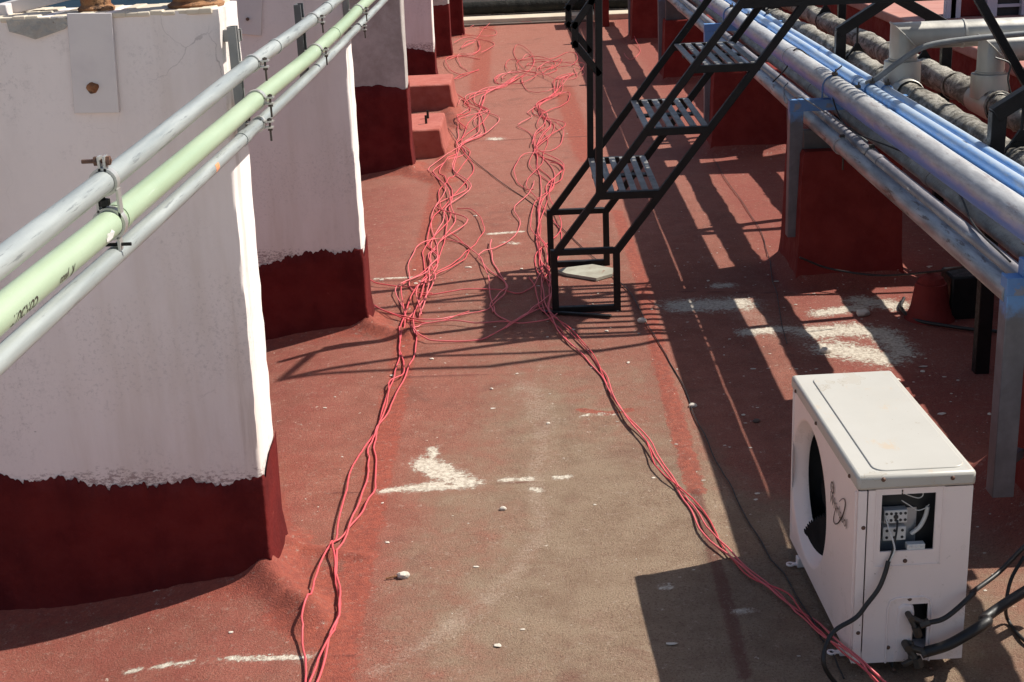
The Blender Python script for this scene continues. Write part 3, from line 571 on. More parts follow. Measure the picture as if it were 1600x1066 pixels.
# ------------------------------------------------------------------ pedestals and pipe racks on the right
ped_lab = ['red pedestal with broken plaster crown, by the air conditioner', 'tall dark red pedestal under the blue rack arm, near the stair foot', 'red pedestal behind the stair treads', 'small red pedestal beyond the stair', 'red pedestal at the end of the pipe rack']
for i, (x0, x1, y0, y1) in enumerate(PEDS):
    zt = [.66, .635, .56, .55, .55][i]; m = MB(); vs = []; fs = []; nl = 9; lev = [-.02, .02, .06, .12, .3, .45, zt-.02, zt]
    for z in lev:
        g = .02*max(0, 1-z/.14)**2-(.008 if z == zt else 0)+.02*(1-min(z, zt)/zt); ring = []
        for (ax, ay, bx_, by) in ((x0-g, y0-g, x1+g, y0-g), (x1+g, y0-g, x1+g, y1+g), (x1+g, y1+g, x0-g, y1+g), (x0-g, y1+g, x0-g, y0-g)):
            for q in range(6): ring.append((ax+(bx_-ax)*q/6+float(vnoise(np.array(z*3+q), np.array(ax*3.), 4, i))*.004, ay+(by-ay)*q/6+float(vnoise(np.array(z*4.), np.array(q+bx_), 4, i+9))*.004, z))
        vs += ring
    n = 24
    for a in range(len(lev)-1):
        for b in range(n): c = (b+1) % n; fs.append((a*n+b, a*n+c, (a+1)*n+c, (a+1)*n+b))
    fs.append(tuple(range((len(lev)-1)*n, len(lev)*n)))
    m.add(vs, fs); o = m.build('pipe_pedestal', MRED2, None, 50); tag(o, ped_lab[i], 'pedestal', 'red pedestals under the pipe rack')
    if i == 0:
        m = MB()
        for k in range(14):
            rr = random.Random(k); m.ico((x0+rr.uniform(-.03, .10), y0-rr.uniform(-.01, .03), rr.uniform(.30, .66)), rr.uniform(.03, .06), 2, (1, .6, 1.2), .16, k)
        m.build('broken_plaster', MCONC, o, 0)
    m = MB()
    for yy in (y0+.10,):
        m.box(max(1.30, x0+.012), 1.60, yy-.02, yy+.02, zt-.01, .723)
    m.build('pipe_saddle', MSTRUTD, o, 30, .003)
def angle_profile(m, p, q, w_, th, da, db):
    # an L section from p to q with legs along da and db
    p, q, da, db = V(*p), V(*q), V(*da), V(*db); c = [(0, 0), (w_, 0), (w_, th), (th, th), (th, w_), (0, w_)]
    vs = [b+da*u+db*v for b in (p, q) for u, v in c]; fs = [tuple(range(6))[::-1], tuple(range(6, 12))]+[(i, (i+1) % 6, 6+(i+1) % 6, 6+i) for i in range(6)]
    m.add(vs, fs)
FR = [(3.74, 1.322, .146), (6.51, 1.235, .212), (9.74, 1.256, .156), (13.14, 1.271, .15), (16.2, 1.23, .05)]; AZ = .863
fr_lab = ['grey rack post with blue top, beside the air conditioner', 'blue and grey rack frame by the tall red pedestal near the stair', 'blue rack frame seen behind the upper stair treads', 'rack frame with a thin grey post beyond the stair', 'last rack frame at the end of the roof']
def m_post():
    t = NT('grey_post_blue_top'); s = t.n('ShaderNodeSeparateXYZ'); t.l(t.co, s.inputs[0]); f = t.math('ADD', s.outputs[2], t.math('MULTIPLY', t.noise(30, 6, .7), .12))
    c = t.mix(t.ss(t.noise(12, 6, .6), .35, .7), (.13, .135, .15), (.19, .195, .215)); c = t.mix(t.ss(t.noise(9, 7, .7), .66, .69), c, (.26, .06, .04)); c = t.mix(t.ss(f, .60, .66), c, (.13, .29, .56))
    return t.fin(c, .45, .2, t.noise(50), .12, .004)
MPOST = m_post()
for i, (y, x, zb) in enumerate(FR):
    AZ = .814 if i == 0 else .863
    root = empty('pipe_rack_frame', (x, y, zb), fr_lab[i], 'rack frame', 'steel frames of the pipe rack')
    m = MB(); angle_profile(m, (x, y, zb), (x, y, AZ-.001), .062, .007, (1, 0, 0), (0, 1, 0)); m.bar((x+.035, y+.035, zb+.1), (x+.1, y+.1, zb+.1), .04, .03); m.build('post', MPOST, root, 30, .002)
    m = MB(); angle_profile(m, (x-.004, y-.003, AZ), (x+.56, y-.003, AZ), .052, .007, (0, 0, -1), (0, 1, 0)); m.build('arm', MBLUED, root, 30, .002)
    m = MB(); m.box(x+.555, x+.563, y-.006, y+.05, AZ-.055, AZ+.004); m.build('end_plate', MBLUED, root, 30, .001)
    if i == 0:
        m = MB(); m.box(x+.04, x+.42, y+.005, y+.045, AZ, .862); m.build('packing_strip', MBLUED, root, 30, .002)
AZ = .863
# pipes on the rack
rg = 'pipes running along the rack'
def straight(x, z, r, y0=1.0, y1=19.5, wob=.004, sd=0, step=.8, bow=0.):
    rr = random.Random(sd); return [(x+rr.uniform(-wob, wob), yy, z+rr.uniform(-wob, wob)*.6) for yy in np.arange(y0, y1, step)]
a2 = at_z(1305, 194, .79); a3 = at_z(1335, 190, .805)
tube_thing('steel_pipe', straight(1.349, .756, .034, y0=3.765, sd=1, wob=.002), .033, MSTEEL, 'bare weathered steel pipe, outermost under the rack arms facing the stair', 'pipe', rg, 18, (6.05, 8.8, 12), cl=.06, seg=4)
tube_thing('steel_pipe', straight(1.430, .754, .0265, sd=2, wob=.003), .026, MDARKPIPE, 'dull grey-purple pipe under the rack arms, second from the stair', 'pipe', rg, 14, (5.7,), cl=.05, seg=4)
tube_thing('corroded_pipe', straight(1.515, .771, .031, sd=3, wob=.005), .03, MCORR, 'rough corroded pipe with rust patches, below the big silver pipe', 'pipe', rg, 14, (5.2, 7.5), cl=.07, seg=4)
tube_thing('silver_pipe', straight(1.440, AZ+.051, .051, sd=4, wob=.002), .051, MP4, 'biggest smooth silver pipe with blue overspray, lying on the rack arms', 'pipe', rg, 22, (7.6, 10.4), cl=.05, rc=1.05, seg=4)
BLU = [(1.548, .0185), (1.611, .0277), (1.683, .0225)]
bl = ['thinnest sky blue pipe, right against the big silver pipe', 'widest sky blue pipe, middle one of three on the rack', 'sky blue pipe at the far edge of the rack, beside the lagged pipes']
for k, (x, r) in enumerate(BLU):
    tube_thing('blue_pipe', straight(x, AZ+r+.001, r, sd=7+k, wob=.002), r, MBLUE, bl[k], 'pipe', rg, 14, ((7.2, 9.1), (6.9, 11), (7.9,))[k], cl=.05, rc=1.1, seg=4)
def ubolt(x, y, r, z, label, grp='u-bolts on the rack'):
    root = empty('u_bolt', (x, y, AZ-.02), label, 'u-bolt', grp); m = MB()
    pts = [(x-r-.004, y, AZ-.025)]+[(x+(r+.004)*math.cos(t), y, z+(r+.004)*math.sin(t)) for t in np.linspace(math.pi, 0, 12)]+[(x+r+.004, y, AZ-.025)]
    m.tube(pts, .004, 8); m.build('bow', MBLUED, root, 50); m = MB(); m.box(x-.012, x+.012, y-.012, y+.012, z+r+.004, z+r+.018); m.cyl((x+.004, y, z+r+.01), (x+.004, y, z+r+.032), .004, 8); m.build('clip', MVALVE, root, 30, .002)
for fi, (y, x, zb) in enumerate(FR[1:4]):
    where = ['near the stair foot', 'behind the stair treads', 'beyond the stair'][fi]
    for k, (bx_, r) in enumerate(BLU): ubolt(bx_, y+.02, r, AZ+r+.001, 'small blue clip on a sky blue pipe at the rack frame '+where)
    ubolt(1.440, y+.02, .051, AZ+.051, 'blue u-bolt round the big silver pipe at the rack frame '+where)
def strap(x, y, r, z, label, tail=.07):
    root = empty('pipe_strap', (x, y, z-r-tail), label, 'strap', 'straps on the lower pipes'); m = MB(); m.lathe([(r+.0005, -.009), (r+.0035, -.009), (r+.0035, .009), (r+.0005, .009)], (x, y, z), (0, 1, 0), 20, True); m.build('band', MSTEEL, root, 50)
    m = MB(); m.cyl((x+.01, y, z-r-tail), (x+.01, y, z-r), .004, 8); m.build('bolt', MVALVE, root, 30); m = MB(); m.box(x-.008, x+.012, y-.01, y+.01, z+r+.001, z+r+.014); m.build('clip', MVALVE, root, 30)
strap(1.349, 5.95, .034, .756, 'steel strap hanging on the bare outer pipe near the tall pedestal'); strap(1.430, 5.76, .0265, .754, 'steel strap on the grey-purple pipe near the tall pedestal')

# ------------------------------------------------------------------ lagged pipes, ducts, hangers behind the rack
def lagged(name, pts, r, label, sd):
    rr = np.random.default_rng(sd); path = crom(pts, 30); n = 22; m = MB(); P = np.array(path); vs = []; fs = []
    for i, p_ in enumerate(P):
        rad = r*(1+.05*math.sin(p_[1]*9+sd)+.03*math.sin(p_[1]*23))
        for k in range(n):
            t = 2*math.pi*k/n; q = rad*(1+float(rr.normal(0, .038))+.04*math.sin(3*t+p_[1]*6)); vs.append((p_[0]+q*math.cos(t), p_[1], p_[2]+q*math.sin(t)))
    for i in range(len(P)-1):
        for k in range(n): k2 = (k+1) % n; fs.append((i*n+k, i*n+k2, (i+1)*n+k2, (i+1)*n+k))
    m.add(vs, fs); root = empty(name, V(*pts[0])-V(0, 0, r), label, 'pipe', 'lagged pipes'); m.build('lagging', MLAG, root, 70)
    for i in range(6, len(P)-1, 17):
        if 4 < P[i][1] < 13:
            m = MB(); m.lathe([(r*1.02, -.012), (r*1.10, -.010), (r*1.11, .0), (r*1.10, .010), (r*1.02, .012)], P[i]+rr.normal(0, .003, 3), (.05, 1, .04), 18); m.build('wrap_band', MLAG, root, 50)
    return root
L1X, L2X, LZc, LZd = 1.832, 2.20, .838, .785
lagged('lagged_pipe', [(L1X, y, LZc+.01*math.sin(y)) for y in np.arange(1.5, 19, 1.2)], .056, 'rough grey lagged pipe next to the blue pipes', 1)
lagged('lagged_pipe', [(L2X, y, LZd+.01*math.cos(y)) for y in np.arange(1.5, 19, 1.2)], .064, 'rough grey lagged pipe along the red parapet', 2)
LZ1 = LZc
def hanger(y, label):
    x0, x1 = 1.728, 2.33; zk, za = 1.022, 1.190; root = empty('pipe_hanger_frame', ((x0+x1)/2, y, 0), label, 'hanger frame', 'gable-shaped pipe hangers')
    for x in (x0+.012, x1-.012):
        m = MB(); m.bar((x, y, -.01), (x, y, zk), .055, .05, (0, 1, 0)); m.build('post', MBLACK, root, 30, .003)
    xm = (x0+x1)/2-.01
    for x in (x0+.01, x1-.01):
        m = MB(); m.bar((x, y-.003, zk-.005), (xm, y-.003, za), .052, .055, ext=.016); m.build('rafter', MBLACK, root, 30, .003)
    for x, zt, LZc in ((L1X, zk+.045, LZ1), (L2X, zk+.02, LZd)):
        m = MB(); m.cyl((x, y, LZc+.06), (x, y, zt+.03), .006, 8); m.build('rod', MBLACK, root); m = MB(); m.lathe([(.064, -.012), (.070, -.012), (.070, .012), (.064, .012)], (x, y, LZc), (0, 1, 0), 20, True); m.prism([(x-.05, LZc+.045), (x+.05, LZc+.045), (x+.008, LZc+.11), (x-.008, LZc+.11)], lambda a, b, d: V(a, d, b), y-.008, y+.008); m.build('sling', MBLACK, root, 30)
hanger(7.78, 'black gable-shaped pipe hanger beside the tee ducts, past the stair'); hanger(5.16, 'thick black gable-shaped pipe hanger right behind the sky blue pipes by the frame edge'); hanger(10.35, 'far black gable-shaped pipe hanger behind the stair top')
def duct(xp, yp, label, LZc=LZ1):
    root = empty('duct_tee', (xp, yp, LZc), label, 'duct', 'sheet metal tee ducts'); R1, R2 = .087, .064
    m = MB(); m.lathe([(R1, .03), (R1, .135), (R1*.99, .14), (R2*.98, .142)], (xp, yp, LZc), (0, 0, 1), 28); m.build('collar', MSHEET, root, 40)
    m = MB(); m.lathe([(.067, -.16), (.07, -.155), (.07, .155), (.067, .16)], (xp, yp, LZc), (0, 1, 0), 26); m.build('saddle', MSHEET, root, 40)
    # mitred elbow: cut the riser by a 45 degree plane into the horizontal branch
    zc = LZc+.142+.085+.03; n = 28; vs = []; fs = []
    for j in range(3):
        for k in range(n):
            t = 2*math.pi*k/n; c_, s_ = math.cos(t), math.sin(t)
            if j == 0: vs.append((xp+R2*c_, yp+R2*s_, LZc+.138))
            elif j == 1: vs.append((xp+R2*c_, yp+R2*s_, zc-R2*c_))
            else: vs.append((4.2, yp+R2*s_, zc-R2*c_))
    fs = [(j*n+k, j*n+(k+1) % n, (j+1)*n+(k+1) % n, (j+1)*n+k) for j in range(2) for k in range(n)]
    m = MB(); m.add(vs, fs); m.build('mitred_elbow', MSHEET, root, 30)
    m = MB(); m.tube([(xp+(R2+.002)*math.cos(2*math.pi*k/n), yp+(R2+.002)*math.sin(2*math.pi*k/n), zc-(R2+.002)*math.cos(2*math.pi*k/n)) for k in range(n+1)], .0035, 6); m.build('seam_ring', MSHEET, root, 50)
    for xx in (xp+.28, xp+.75):
        m = MB(); m.lathe([(R2, -.006), (R2+.004, -.004), (R2+.004, .004), (R2, .006)], (xx, yp, zc), (1, 0, 0), n); m.build('joint_ring', MSHEET, root, 50)
    m = MB(); m.lathe([(R2*.98, 0), (R2+.004, 0), (R2+.005, .008), (R2*.98, .01)], (xp, yp, LZc+.143), (0, 0, 1), n); m.build('seam_ring', MSHEET, root, 50)
duct(L1X, 6.84, 'dull metal tee duct with a mitred elbow, on the lagged pipe nearest the blue pipes'); duct(L2X, 6.67, 'dull metal tee duct with a mitred elbow, on the lagged pipe nearest the parapet', LZd)
tube_thing('flexible_conduit', [(1.599, 6.580, 0.915), (1.640, 6.560, 0.940), (1.742, 6.560, 1.012), (1.845, 6.560, 1.073), (1.978, 6.560, 1.097), (2.255, 6.560, 1.114), (2.665, 6.539, 1.130), (3.280, 6.560, 1.140)], .0135, MFLEX, 'grey flexible conduit arching over the tee ducts', 'conduit', n=12)
m = MB(); m.tube(crom([at_y(1555, 90, 6.0), at_y(1578, 100, 6.0), at_y(1575, 125, 6.0), at_y(1583, 160, 6.0)], 8), .004, 6); tag(m.build('black_lead', MBWIRE, None, 60), 'thin black lead dangling by the duct elbow', 'cable')
# parapet and what stands behind it
m = MB(); m.box(2.62, 5.6, 2.0, 20, -.02, .785); tag(m.build('parapet_wall', MRED2, None, 30, .01), 'dark red parapet wall behind the lagged pipes', 'wall')
m = MB(); m.box(2.57, 5.6, 2.0, 20, .785, .852); tag(m.build('roof_slab', MSLAB, None, 30, .012), 'broad salmon red slab on top of the parapet', 'slab')
WX, WY = at_z(1541, 27, .852)[:2]
m = MB(); m.box(2.66, 3.0, 4.45, 6.2, .852, 1.40); tag(m.build('wall_upstand', MRED2, None, 30, .012), 'taller red upstand on the salmon slab over the lagged pipes', 'wall')
def opening(y, x, w_, label):
    root = empty('window_frame', (x, y, .85), label, 'window', 'lavender window frames'); h = 1.2
    m = MB(); m.box(x, x+.07, y, y+.06, .852, .852+h); m.box(x+w_-.07, x+w_, y, y+.06, .852, .852+h); m.box(x+.07, x+w_-.07, y, y+.06, .852+h-.07, .852+h); m.build('frame', MLAV, root, 30, .004)
    for k in range(5):
        m = MB(); m.box(x+.07, x+w_-.07, y+.02, y+.04, .91+k*.09, .93+k*.09); m.build('bar', MLAV, root, 30)
    m = MB(); m.box(x+.07, x+w_-.07, y+.05, y+.058, .855, .852+h-.07); m.build('pane', MACD, root, 30)
opening(WY, WX, .30, 'lavender barred window on the red slab behind the ducts'); opening(WY, WX-.27, .10, 'narrow lavender post beside the barred window on the red slab')
m = MB(); m.box(2.9, 6, WY+.08, WY+.3, .851, 2.5); tag(m.build('rear_wall', MRED2, None, 30, .01), 'dark red wall behind the lavender window', 'wall')

# far end of the roof
m = MB(); m.box(-2.4, 3.2, 18.36, 18.98, -.02, .075); tag(m.build('end_kerb', MCREAM, None, 30, .01), 'cream painted kerb under the dark pipe at the roof end', 'kerb')
tube_thing('roof_end_pipe', [(-2.4, 18.86, .165), (-1, 18.86, .167), (.5, 18.86, .17), (2, 18.86, .168), (3.2, 18.86, .165)], .082, simple('tarred_lagging', (.010, .010, .009), (.024, .023, .02), 8, .9, 0, .9, 22, (.09, .085, .075), .68, 12, bd=.02, spec=.2), 'dark tarred pipe lying across the end of the roof', n=16)
m = MB(); m.box(-8, 9, 19.5, 19.8, -.02, 2.6); tag(m.build('end_wall', MCREAM, None, 30, .01), 'cream wall closing the roof behind the dark pipe', 'wall')
m = MB(); m.box(-.9, .9, 18.24, 18.355, -.01, .022); tag(m.build('drain_channel_cover', MDKROCK, None, 30, .004), 'dark drain strip in front of the cream kerb', 'drain')
m = MB(); m.box(.95, 1.10, 17.6, 18.2, -.01, .6); tag(m.build('end_block', MRED2, None, 30, .01), 'dark red block near the end of the pipe rack', 'block')

# ------------------------------------------------------------------ air conditioner outdoor unit
TH = R_(2); AO = V(.763, 3.065, 0); AL, AD_, AH = .70, .277, .548
axx, ayy = V(math.cos(TH), math.sin(TH), 0), V(-math.sin(TH), math.cos(TH), 0)
ac = empty('air_conditioner', AO, 'cream outdoor air conditioner with an open fan hole and a missing cover', 'air conditioner', rz=TH)
def end_l(u, v, ly=0.):          # a measured point on the end panel -> local x, z
    d = _ray(u, v); t = ((AO+ayy*ly-CO)@ayy)/(d@ayy); P = CO+d*t-AO; return float(P@axx), float(P[2])
def front_l(u, v, lx=0.):          # a measured point on the front panel -> local y, z
    d = _ray(u, v); t = ((AO+axx*lx-CO)@axx)/(d@axx); P = CO+d*t-AO; return float(P@ayy), float(P[2])
def E_(zx, zy, ly=0.): return end_l(1320+zx*.3057, 740+zy*.3057, ly)
def L(m, name, mat, par=ac, **k): return m.build(name, mat, par, local=True, **k)
zb, ztop = .028, AH
# base pan with feet
m = MB(); m.box(.004, AD_-.004, .004, AL-.004, zb, zb+.035); L(m, 'base_pan', MACE, bevel=.004)
for yy in (.10, AL-.12):
    m = MB(); m.box(-.006, AD_+.006, yy-.012, yy+.012, .0, zb+.002); m.box(-.016, -.004, yy-.007, yy+.007, .004, .010); m.lathe([(.006, 0), (.0125, 0), (.0125, .006), (.006, .006)], (-.024, yy, .004), (0, 0, 1), 16, True); L(m, 'foot', MACE, bevel=.002)
# front panel with the round opening
CY, CZ, FR_ = .49, .272, .203
m = MB(); n = 48; vs = []; fs = []
rect = []
y0, y1, z0_, z1_ = .0, AL, zb+.004, ztop-.042
def rectpt(t):
    c_, s_ = math.cos(t), math.sin(t); k = min(((y1-CY) if c_ > 0 else (CY-y0))/max(abs(c_), 1e-6), ((z1_-CZ) if s_ > 0 else (CZ-z0_))/max(abs(s_), 1e-6)); return CY+c_*k, CZ+s_*k
ts = sorted(set([2*math.pi*k/n for k in range(n)]+[math.atan2(b-CZ, a-CY) % (2*math.pi) for a in (y0, y1) for b in (z0_, z1_)])); n = len(ts)
prof = [(None, .0), (1.035, .0), (1.0, .0005), (.985, .004), (.965, .010), (.93, .017), (.905, .023), (.875, .030), (.855, .038), (.85, .042)]
for (q, dx) in prof:
    for t in ts:
        if q is None: a, b = rectpt(t)
        else: a, b = CY+math.cos(t)*FR_*q, CZ+math.sin(t)*FR_*q
        a = min(max(a, y0+.001), y1-.001) if q else a
        vs.append((dx, a, b))
for j in range(len(prof)-1):
    for k in range(n): k2 = (k+1) % n; fs.append((j*n+k, j*n+k2, (j+1)*n+k2, (j+1)*n+k))
m.add(vs, fs); fp = L(m, 'front_panel', MACE, ang=50)
# pressed frame line round the opening, side returns
for ya in (.012, AL-.02):
    m = MB(); m.box(-.003, .002, ya, ya+.008, zb+.03, ztop-.05); L(m, 'pressed_rib', MACE, fp, bevel=.0015)
m = MB(); m.box(0.0, AD_, AL-.006, AL, zb+.004, ztop-.042); L(m, 'far_panel', MACE)
m = MB(); m.box(AD_-.006, AD_, .007, AL-.007, zb+.004, ztop-.042); L(m, 'coil_panel', MZINC)
# inside: dark bulkhead, coil
m = MB(); m.box(.088, .094, .26, AL-.008, zb+.03, ztop-.05); m.box(.02, AD_-.008, .235, .240, zb+.03, ztop-.05); m.box(.10, AD_-.01, .25, AL-.02, zb+.04, ztop-.06); m.box(.047, .10, AL-.014, AL-.008, zb+.03, ztop-.05); m.box(.047, .10, .25, AL-.014, zb+.036, zb+.042); m.box(.047, .10, .25, AL-.014, ztop-.056, ztop-.05); L(m, 'bulkhead', MACD)
fan = []
m = MB(); m.lathe([(0, -.012), (.02, -.011), (.034, -.004), (.036, .02), (0, .02)], (.066, CY, CZ), (-1, 0, 0), 20); hub = L(m, 'fan_hub', MFAN)
def blade(name, edge_px, rest, lx0, lx1):
    # one blade as a twisted sheet: a serrated outer edge and a plain inner side
    n_ = len(edge_px)-1; ed = []
    for a, b in zip(edge_px, edge_px[1:]):
        for q in range(4):
            t = q/4; u, v = a[0]+(b[0]-a[0])*t, a[1]+(b[1]-a[1])*t; y_, z_ = front_l(u, v, lx0); ed.append((y_, z_)); ed.append((y_-.016, z_-.003))
    poly = ed+rest; cy_ = sum(p_[0] for p_ in poly)/len(poly); m = MB(); vs = []
    for off in (0, .003):
        vs += [(lx0+(lx1-lx0)*min(1, max(0, (CY+.10-p_[0])/.30))+off, p_[0], p_[1]) for p_ in poly]
    k_ = len(poly); m.add(vs, [tuple(range(k_))[::-1], tuple(range(k_, 2*k_))]+[(i, (i+1) % k_, k_+(i+1) % k_, k_+i) for i in range(k_)]); return L(m, name, MFAN, ang=25)
lo = [front_l(*q, .014) for q in ((1284, 900), (1270, 880), (1257, 862))]
blade('fan_blade', [(1250, 846), (1254, 830), (1261, 815), (1270, 806), (1281, 800)], [(CY-.14, CZ+.035), (CY-.16, CZ-.06)]+lo, .014, .05)
blade('fan_blade', [(1284, 742), (1279, 712), (1273, 684), (1266, 658)], [front_l(1270, 648, .02), (CY-.10, CZ+.16), (CY-.15, CZ+.05)], .03, .055)
# top cover
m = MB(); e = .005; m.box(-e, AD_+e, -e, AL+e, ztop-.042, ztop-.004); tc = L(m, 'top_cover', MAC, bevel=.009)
m = MB(); rr = .03; q0, q1, w0, w1 = .042, AD_-.012, .02, AL-.035; poly = []
for (cx_, cy_, a) in ((q1-rr, w1-rr, 0), (q0+rr, w1-rr, 1), (q0+rr, w0+rr, 2), (q1-rr, w0+rr, 3)):
    for k in range(5): t = (a+k/4)*math.pi/2; poly.append((cx_+rr*math.cos(t), cy_+rr*math.sin(t)))
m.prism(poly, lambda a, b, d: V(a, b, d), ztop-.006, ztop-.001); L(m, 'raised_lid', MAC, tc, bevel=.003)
# end panel with the service opening
ox0, oz1 = E_(192, 112); ox1, oz0 = E_(452, 388); sx0 = .024
vx0, vz1 = E_(268, 655); vx1, vz0 = E_(408, 990)
zt_e = ztop-.044; zb_e = zb+.006
m = MB()
for (a, b, c, d) in ((0, sx0-.0015, zb_e, zt_e),): m.box(a, b, -.0, .006, c, d)
L(m, 'corner_panel', MACE, bevel=.002)
m = MB(); xs = [sx0+.0015, ox0, ox1, AD_]
vsx = [(sx0+.0015, zb_e), (AD_, zb_e)]
def slab_holes(m, x0, x1, z0, z1, holes, ya, yb):
    xs_ = sorted({x0, x1, *[h[0] for h in holes], *[h[1] for h in holes]}); zs_ = sorted({z0, z1, *[h[2] for h in holes], *[h[3] for h in holes]})
    for i in range(len(xs_)-1):
        for j in range(len(zs_)-1):
            cx_, cz_ = (xs_[i]+xs_[i+1])/2, (zs_[j]+zs_[j+1])/2
            if any(h[0] < cx_ < h[1] and h[2] < cz_ < h[3] for h in holes): continue
            m.box(xs_[i], xs_[i+1], ya, yb, zs_[j], zs_[j+1])
slx = E_(298, 60)[0]
slab_holes(m, sx0+.0015, AD_, zb_e, zt_e, [(ox0, ox1, oz0, oz1), (slx-.002, slx+.002, oz1, zt_e), (vx0+.012, vx1, vz0+.02, vz1-.01)], 0.001, .006)
bm_ = None; ep = L(m, 'end_panel', MACE, ang=0)
m = MB(); m.box(ox0-.01, ox1+.02, .055, .06, oz0-.02, oz1+.02); m.box(ox0-.012, ox0-.008, .006, .055, oz0-.02, oz1+.02); m.box(ox1+.018, ox1+.022, .006, .055, oz0-.02, oz1+.02); m.box(ox0-.01, ox1+.02, .006, .055, oz0-.026, oz0-.02); m.box(ox0-.01, ox1+.02, .006, .055, oz1+.018, oz1+.022)
m.box(vx0, vx1+.01, .05, .055, vz0, vz1+.02); m.box(vx0-.004, vx0, .006, .05, vz0, vz1+.02); L(m, 'compartment', MACD)
# pressed rim round the opening and the valve recess
m = MB(); a, b = E_(165, 85); c, d = E_(485, 460)
for (p_, q_) in (((a, b), (c, b)), ((c, b), (c, d)), ((c, d), (a, d)), ((a, d), (a, b))): m.bar((p_[0], .0, p_[1]), (q_[0], .0, q_[1]), .0035, .003, ext=.001)
a, b = E_(222, 640); c, d = E_(428, 955); rp = [(a, d), (a, b-.03), (a+.006, b-.008), (a+.02, b), (c-.02, b), (c-.006, b-.008), (c, b-.03), (c, d)]
m.tube([(p_[0], 0.0, p_[1]) for p_ in rp], .0028, 8); L(m, 'pressed_rim', MACE, ep, ang=50)
m = MB(); a, b = E_(262, 665); c, d = E_(335, 960); m.prism([(a, d), (c, d), (c+.004, b-.03), (c, b-.006), (a+.02, b), (a+.004, b-.01)], lambda u, v, k: V(u, k, v), -.003, .03); L(m, 'valve_cover', MACE, ep, bevel=.006)
# terminal blocks, lead wires
def blk(z0, z1, rows, cols, tilt=0):
    a, b = E_(*z0, .035); c, d = E_(*z1, .035); m = MB(); m.box(a, c, .025, .05, d, b); t = L(m, 'terminal_block', MTERM, bevel=.002)
    for i in range(rows):
        for j in range(cols):
            if cols == 2 and j == 0 and False: continue
            x = a+(c-a)*(j+.5)/cols; z = d+(b-d)*(i+.5)/rows; m = MB(); m.cyl((x, .0235, z), (x, .028, z), .0036, 10); L(m, 'terminal_hole', MACD, t)
    return t, (a, b, c, d)
t_, q = blk((197, 182), (313, 242), 2, 5); m = MB(); m.cyl(((q[0]+q[2])/2, .023, (q[1]+q[3])/2), ((q[0]+q[2])/2, .028, (q[1]+q[3])/2), .006, 12); L(m, 'terminal_hole', MACD, t_)
blk((190, 268), (305, 330), 2, 3)
a, b = E_(190, 180, .05); c, d = E_(355, 392, .05); m = MB(); m.box(a, c, .049, .053, d, b); L(m, 'terminal_plate', MZINC)
a, b = E_(322, 368); c, d = E_(412, 392); m = MB(); m.box(a, c, .004, .022, d, b)
for zx in (340, 370, 392): x, z = E_(zx, 379); m.box(x-.003, x+.003, .002, .006, z-.003, z+.003)
L(m, 'cable_clip', MTERM, bevel=.001)
def lw(name, pts, r, mat, ly): m = MB(); m.tube(crom([(E_(x, z)[0], l_, E_(x, z)[1]) for (x, z), l_ in zip(pts, ly)], 8), r, 8); return L(m, name, mat, ang=60)
lw('lead_wire', [(222, 245), (235, 300), (248, 350), (250, 390), (225, 440)], .0022, MTERM, [.025, .012, .0, -.006, -.008])
lw('lead_wire', [(285, 262), (272, 310), (250, 370), (232, 415), (218, 440)], .0024, MBWIRE, [.025, .012, .0, -.006, -.008])
lw('lead_wire', [(310, 165), (350, 190), (390, 215), (430, 205), (452, 185)], .0014, MTERM, [.03, .03, .03, .03, .03])
lw('lead_wire', [(305, 120), (350, 140), (395, 152), (418, 140), (420, 115)], .0014, MTERM, [.03, .03, .03, .03, .03])
lw('lead_wire', [(200, 135), (225, 128), (255, 122)], .0014, MTERM, [.03, .03, .03])
lw('lead_wire', [(365, 345), (405, 305), (435, 250), (448, 200)], .0055, MTERM, [.04, .035, .035, .035])
# screws
for zx, zy in ((95, 278), (68, 815), (332, 642), (420, 757), (221, 890), (250, 1005), (370, 997), (440, 997), (308, 447)):
    x, z = E_(zx, zy); m = MB(); m.lathe([(0, .004), (.0035, .0035), (.0052, .001), (.0055, -.001), (.0055, -.003)], (x, 0, z), (0, -1, 0), 12); L(m, 'screw', MSCREW, ang=50)
for zx, zy in ((195, 27), (548, 18)):
    x, z = E_(zx, zy); m = MB(); m.lathe([(0, .004), (.0035, .0035), (.0052, .001), (.0055, -.003)], (x, -.006, z), (0, -1, 0), 12); L(m, 'screw', MSCREW, tc, ang=50)
for yy in (.06, .40, .64):
    m = MB(); m.lathe([(0, .004), (.0035, .0035), (.0052, .001), (.0055, -.003)], (-.006, yy, ztop-.03), (-1, 0, 0), 12); L(m, 'screw', MSCREW, tc, ang=50)
# valves
def valve(p0, p1, p2, r):
    m = MB(); A, B, C_ = [V(E_(*q)[0], l_, E_(*q)[1]) for q, l_ in ((p0, .0), (p1, -.03), (p2, -.03))]
    m.cyl(A+V(0, .03, 0), A+V(0, -.034, 0), r*.9, 10); m.lathe([(0, -.012), (r*1.25, -.012), (r*1.25, .012), (r*.8, .016), (0, .016)], B, (.3, -.2, -1), 6); m.tube([A+V(0, -.02, 0), B], r*.85, 10); m.tube([A+V(0, -.02, 0), C_], r*.8, 10); m.lathe([(0, -.012), (r*1.15, -.012), (r*1.15, .012), (0, .012)], C_, (1, 0, .35), 6)
    L(m, 'service_valve', MVALVE, ang=40); return C_
va = valve((320, 712), (350, 775), (388, 735), .0085); vb = valve((305, 862), (352, 930), (395, 880), .011)
m = MB(); x, z = E_(300, 935); m.bar((x-.012, -.03, z-.006), (x+.022, -.03, z+.012), .012, .012); m.cyl((x+.01, -.03, z+.01), (x+.012, -.01, z+.05), .008, 8); L(m, 'service_valve', MVALVE, bevel=.002)
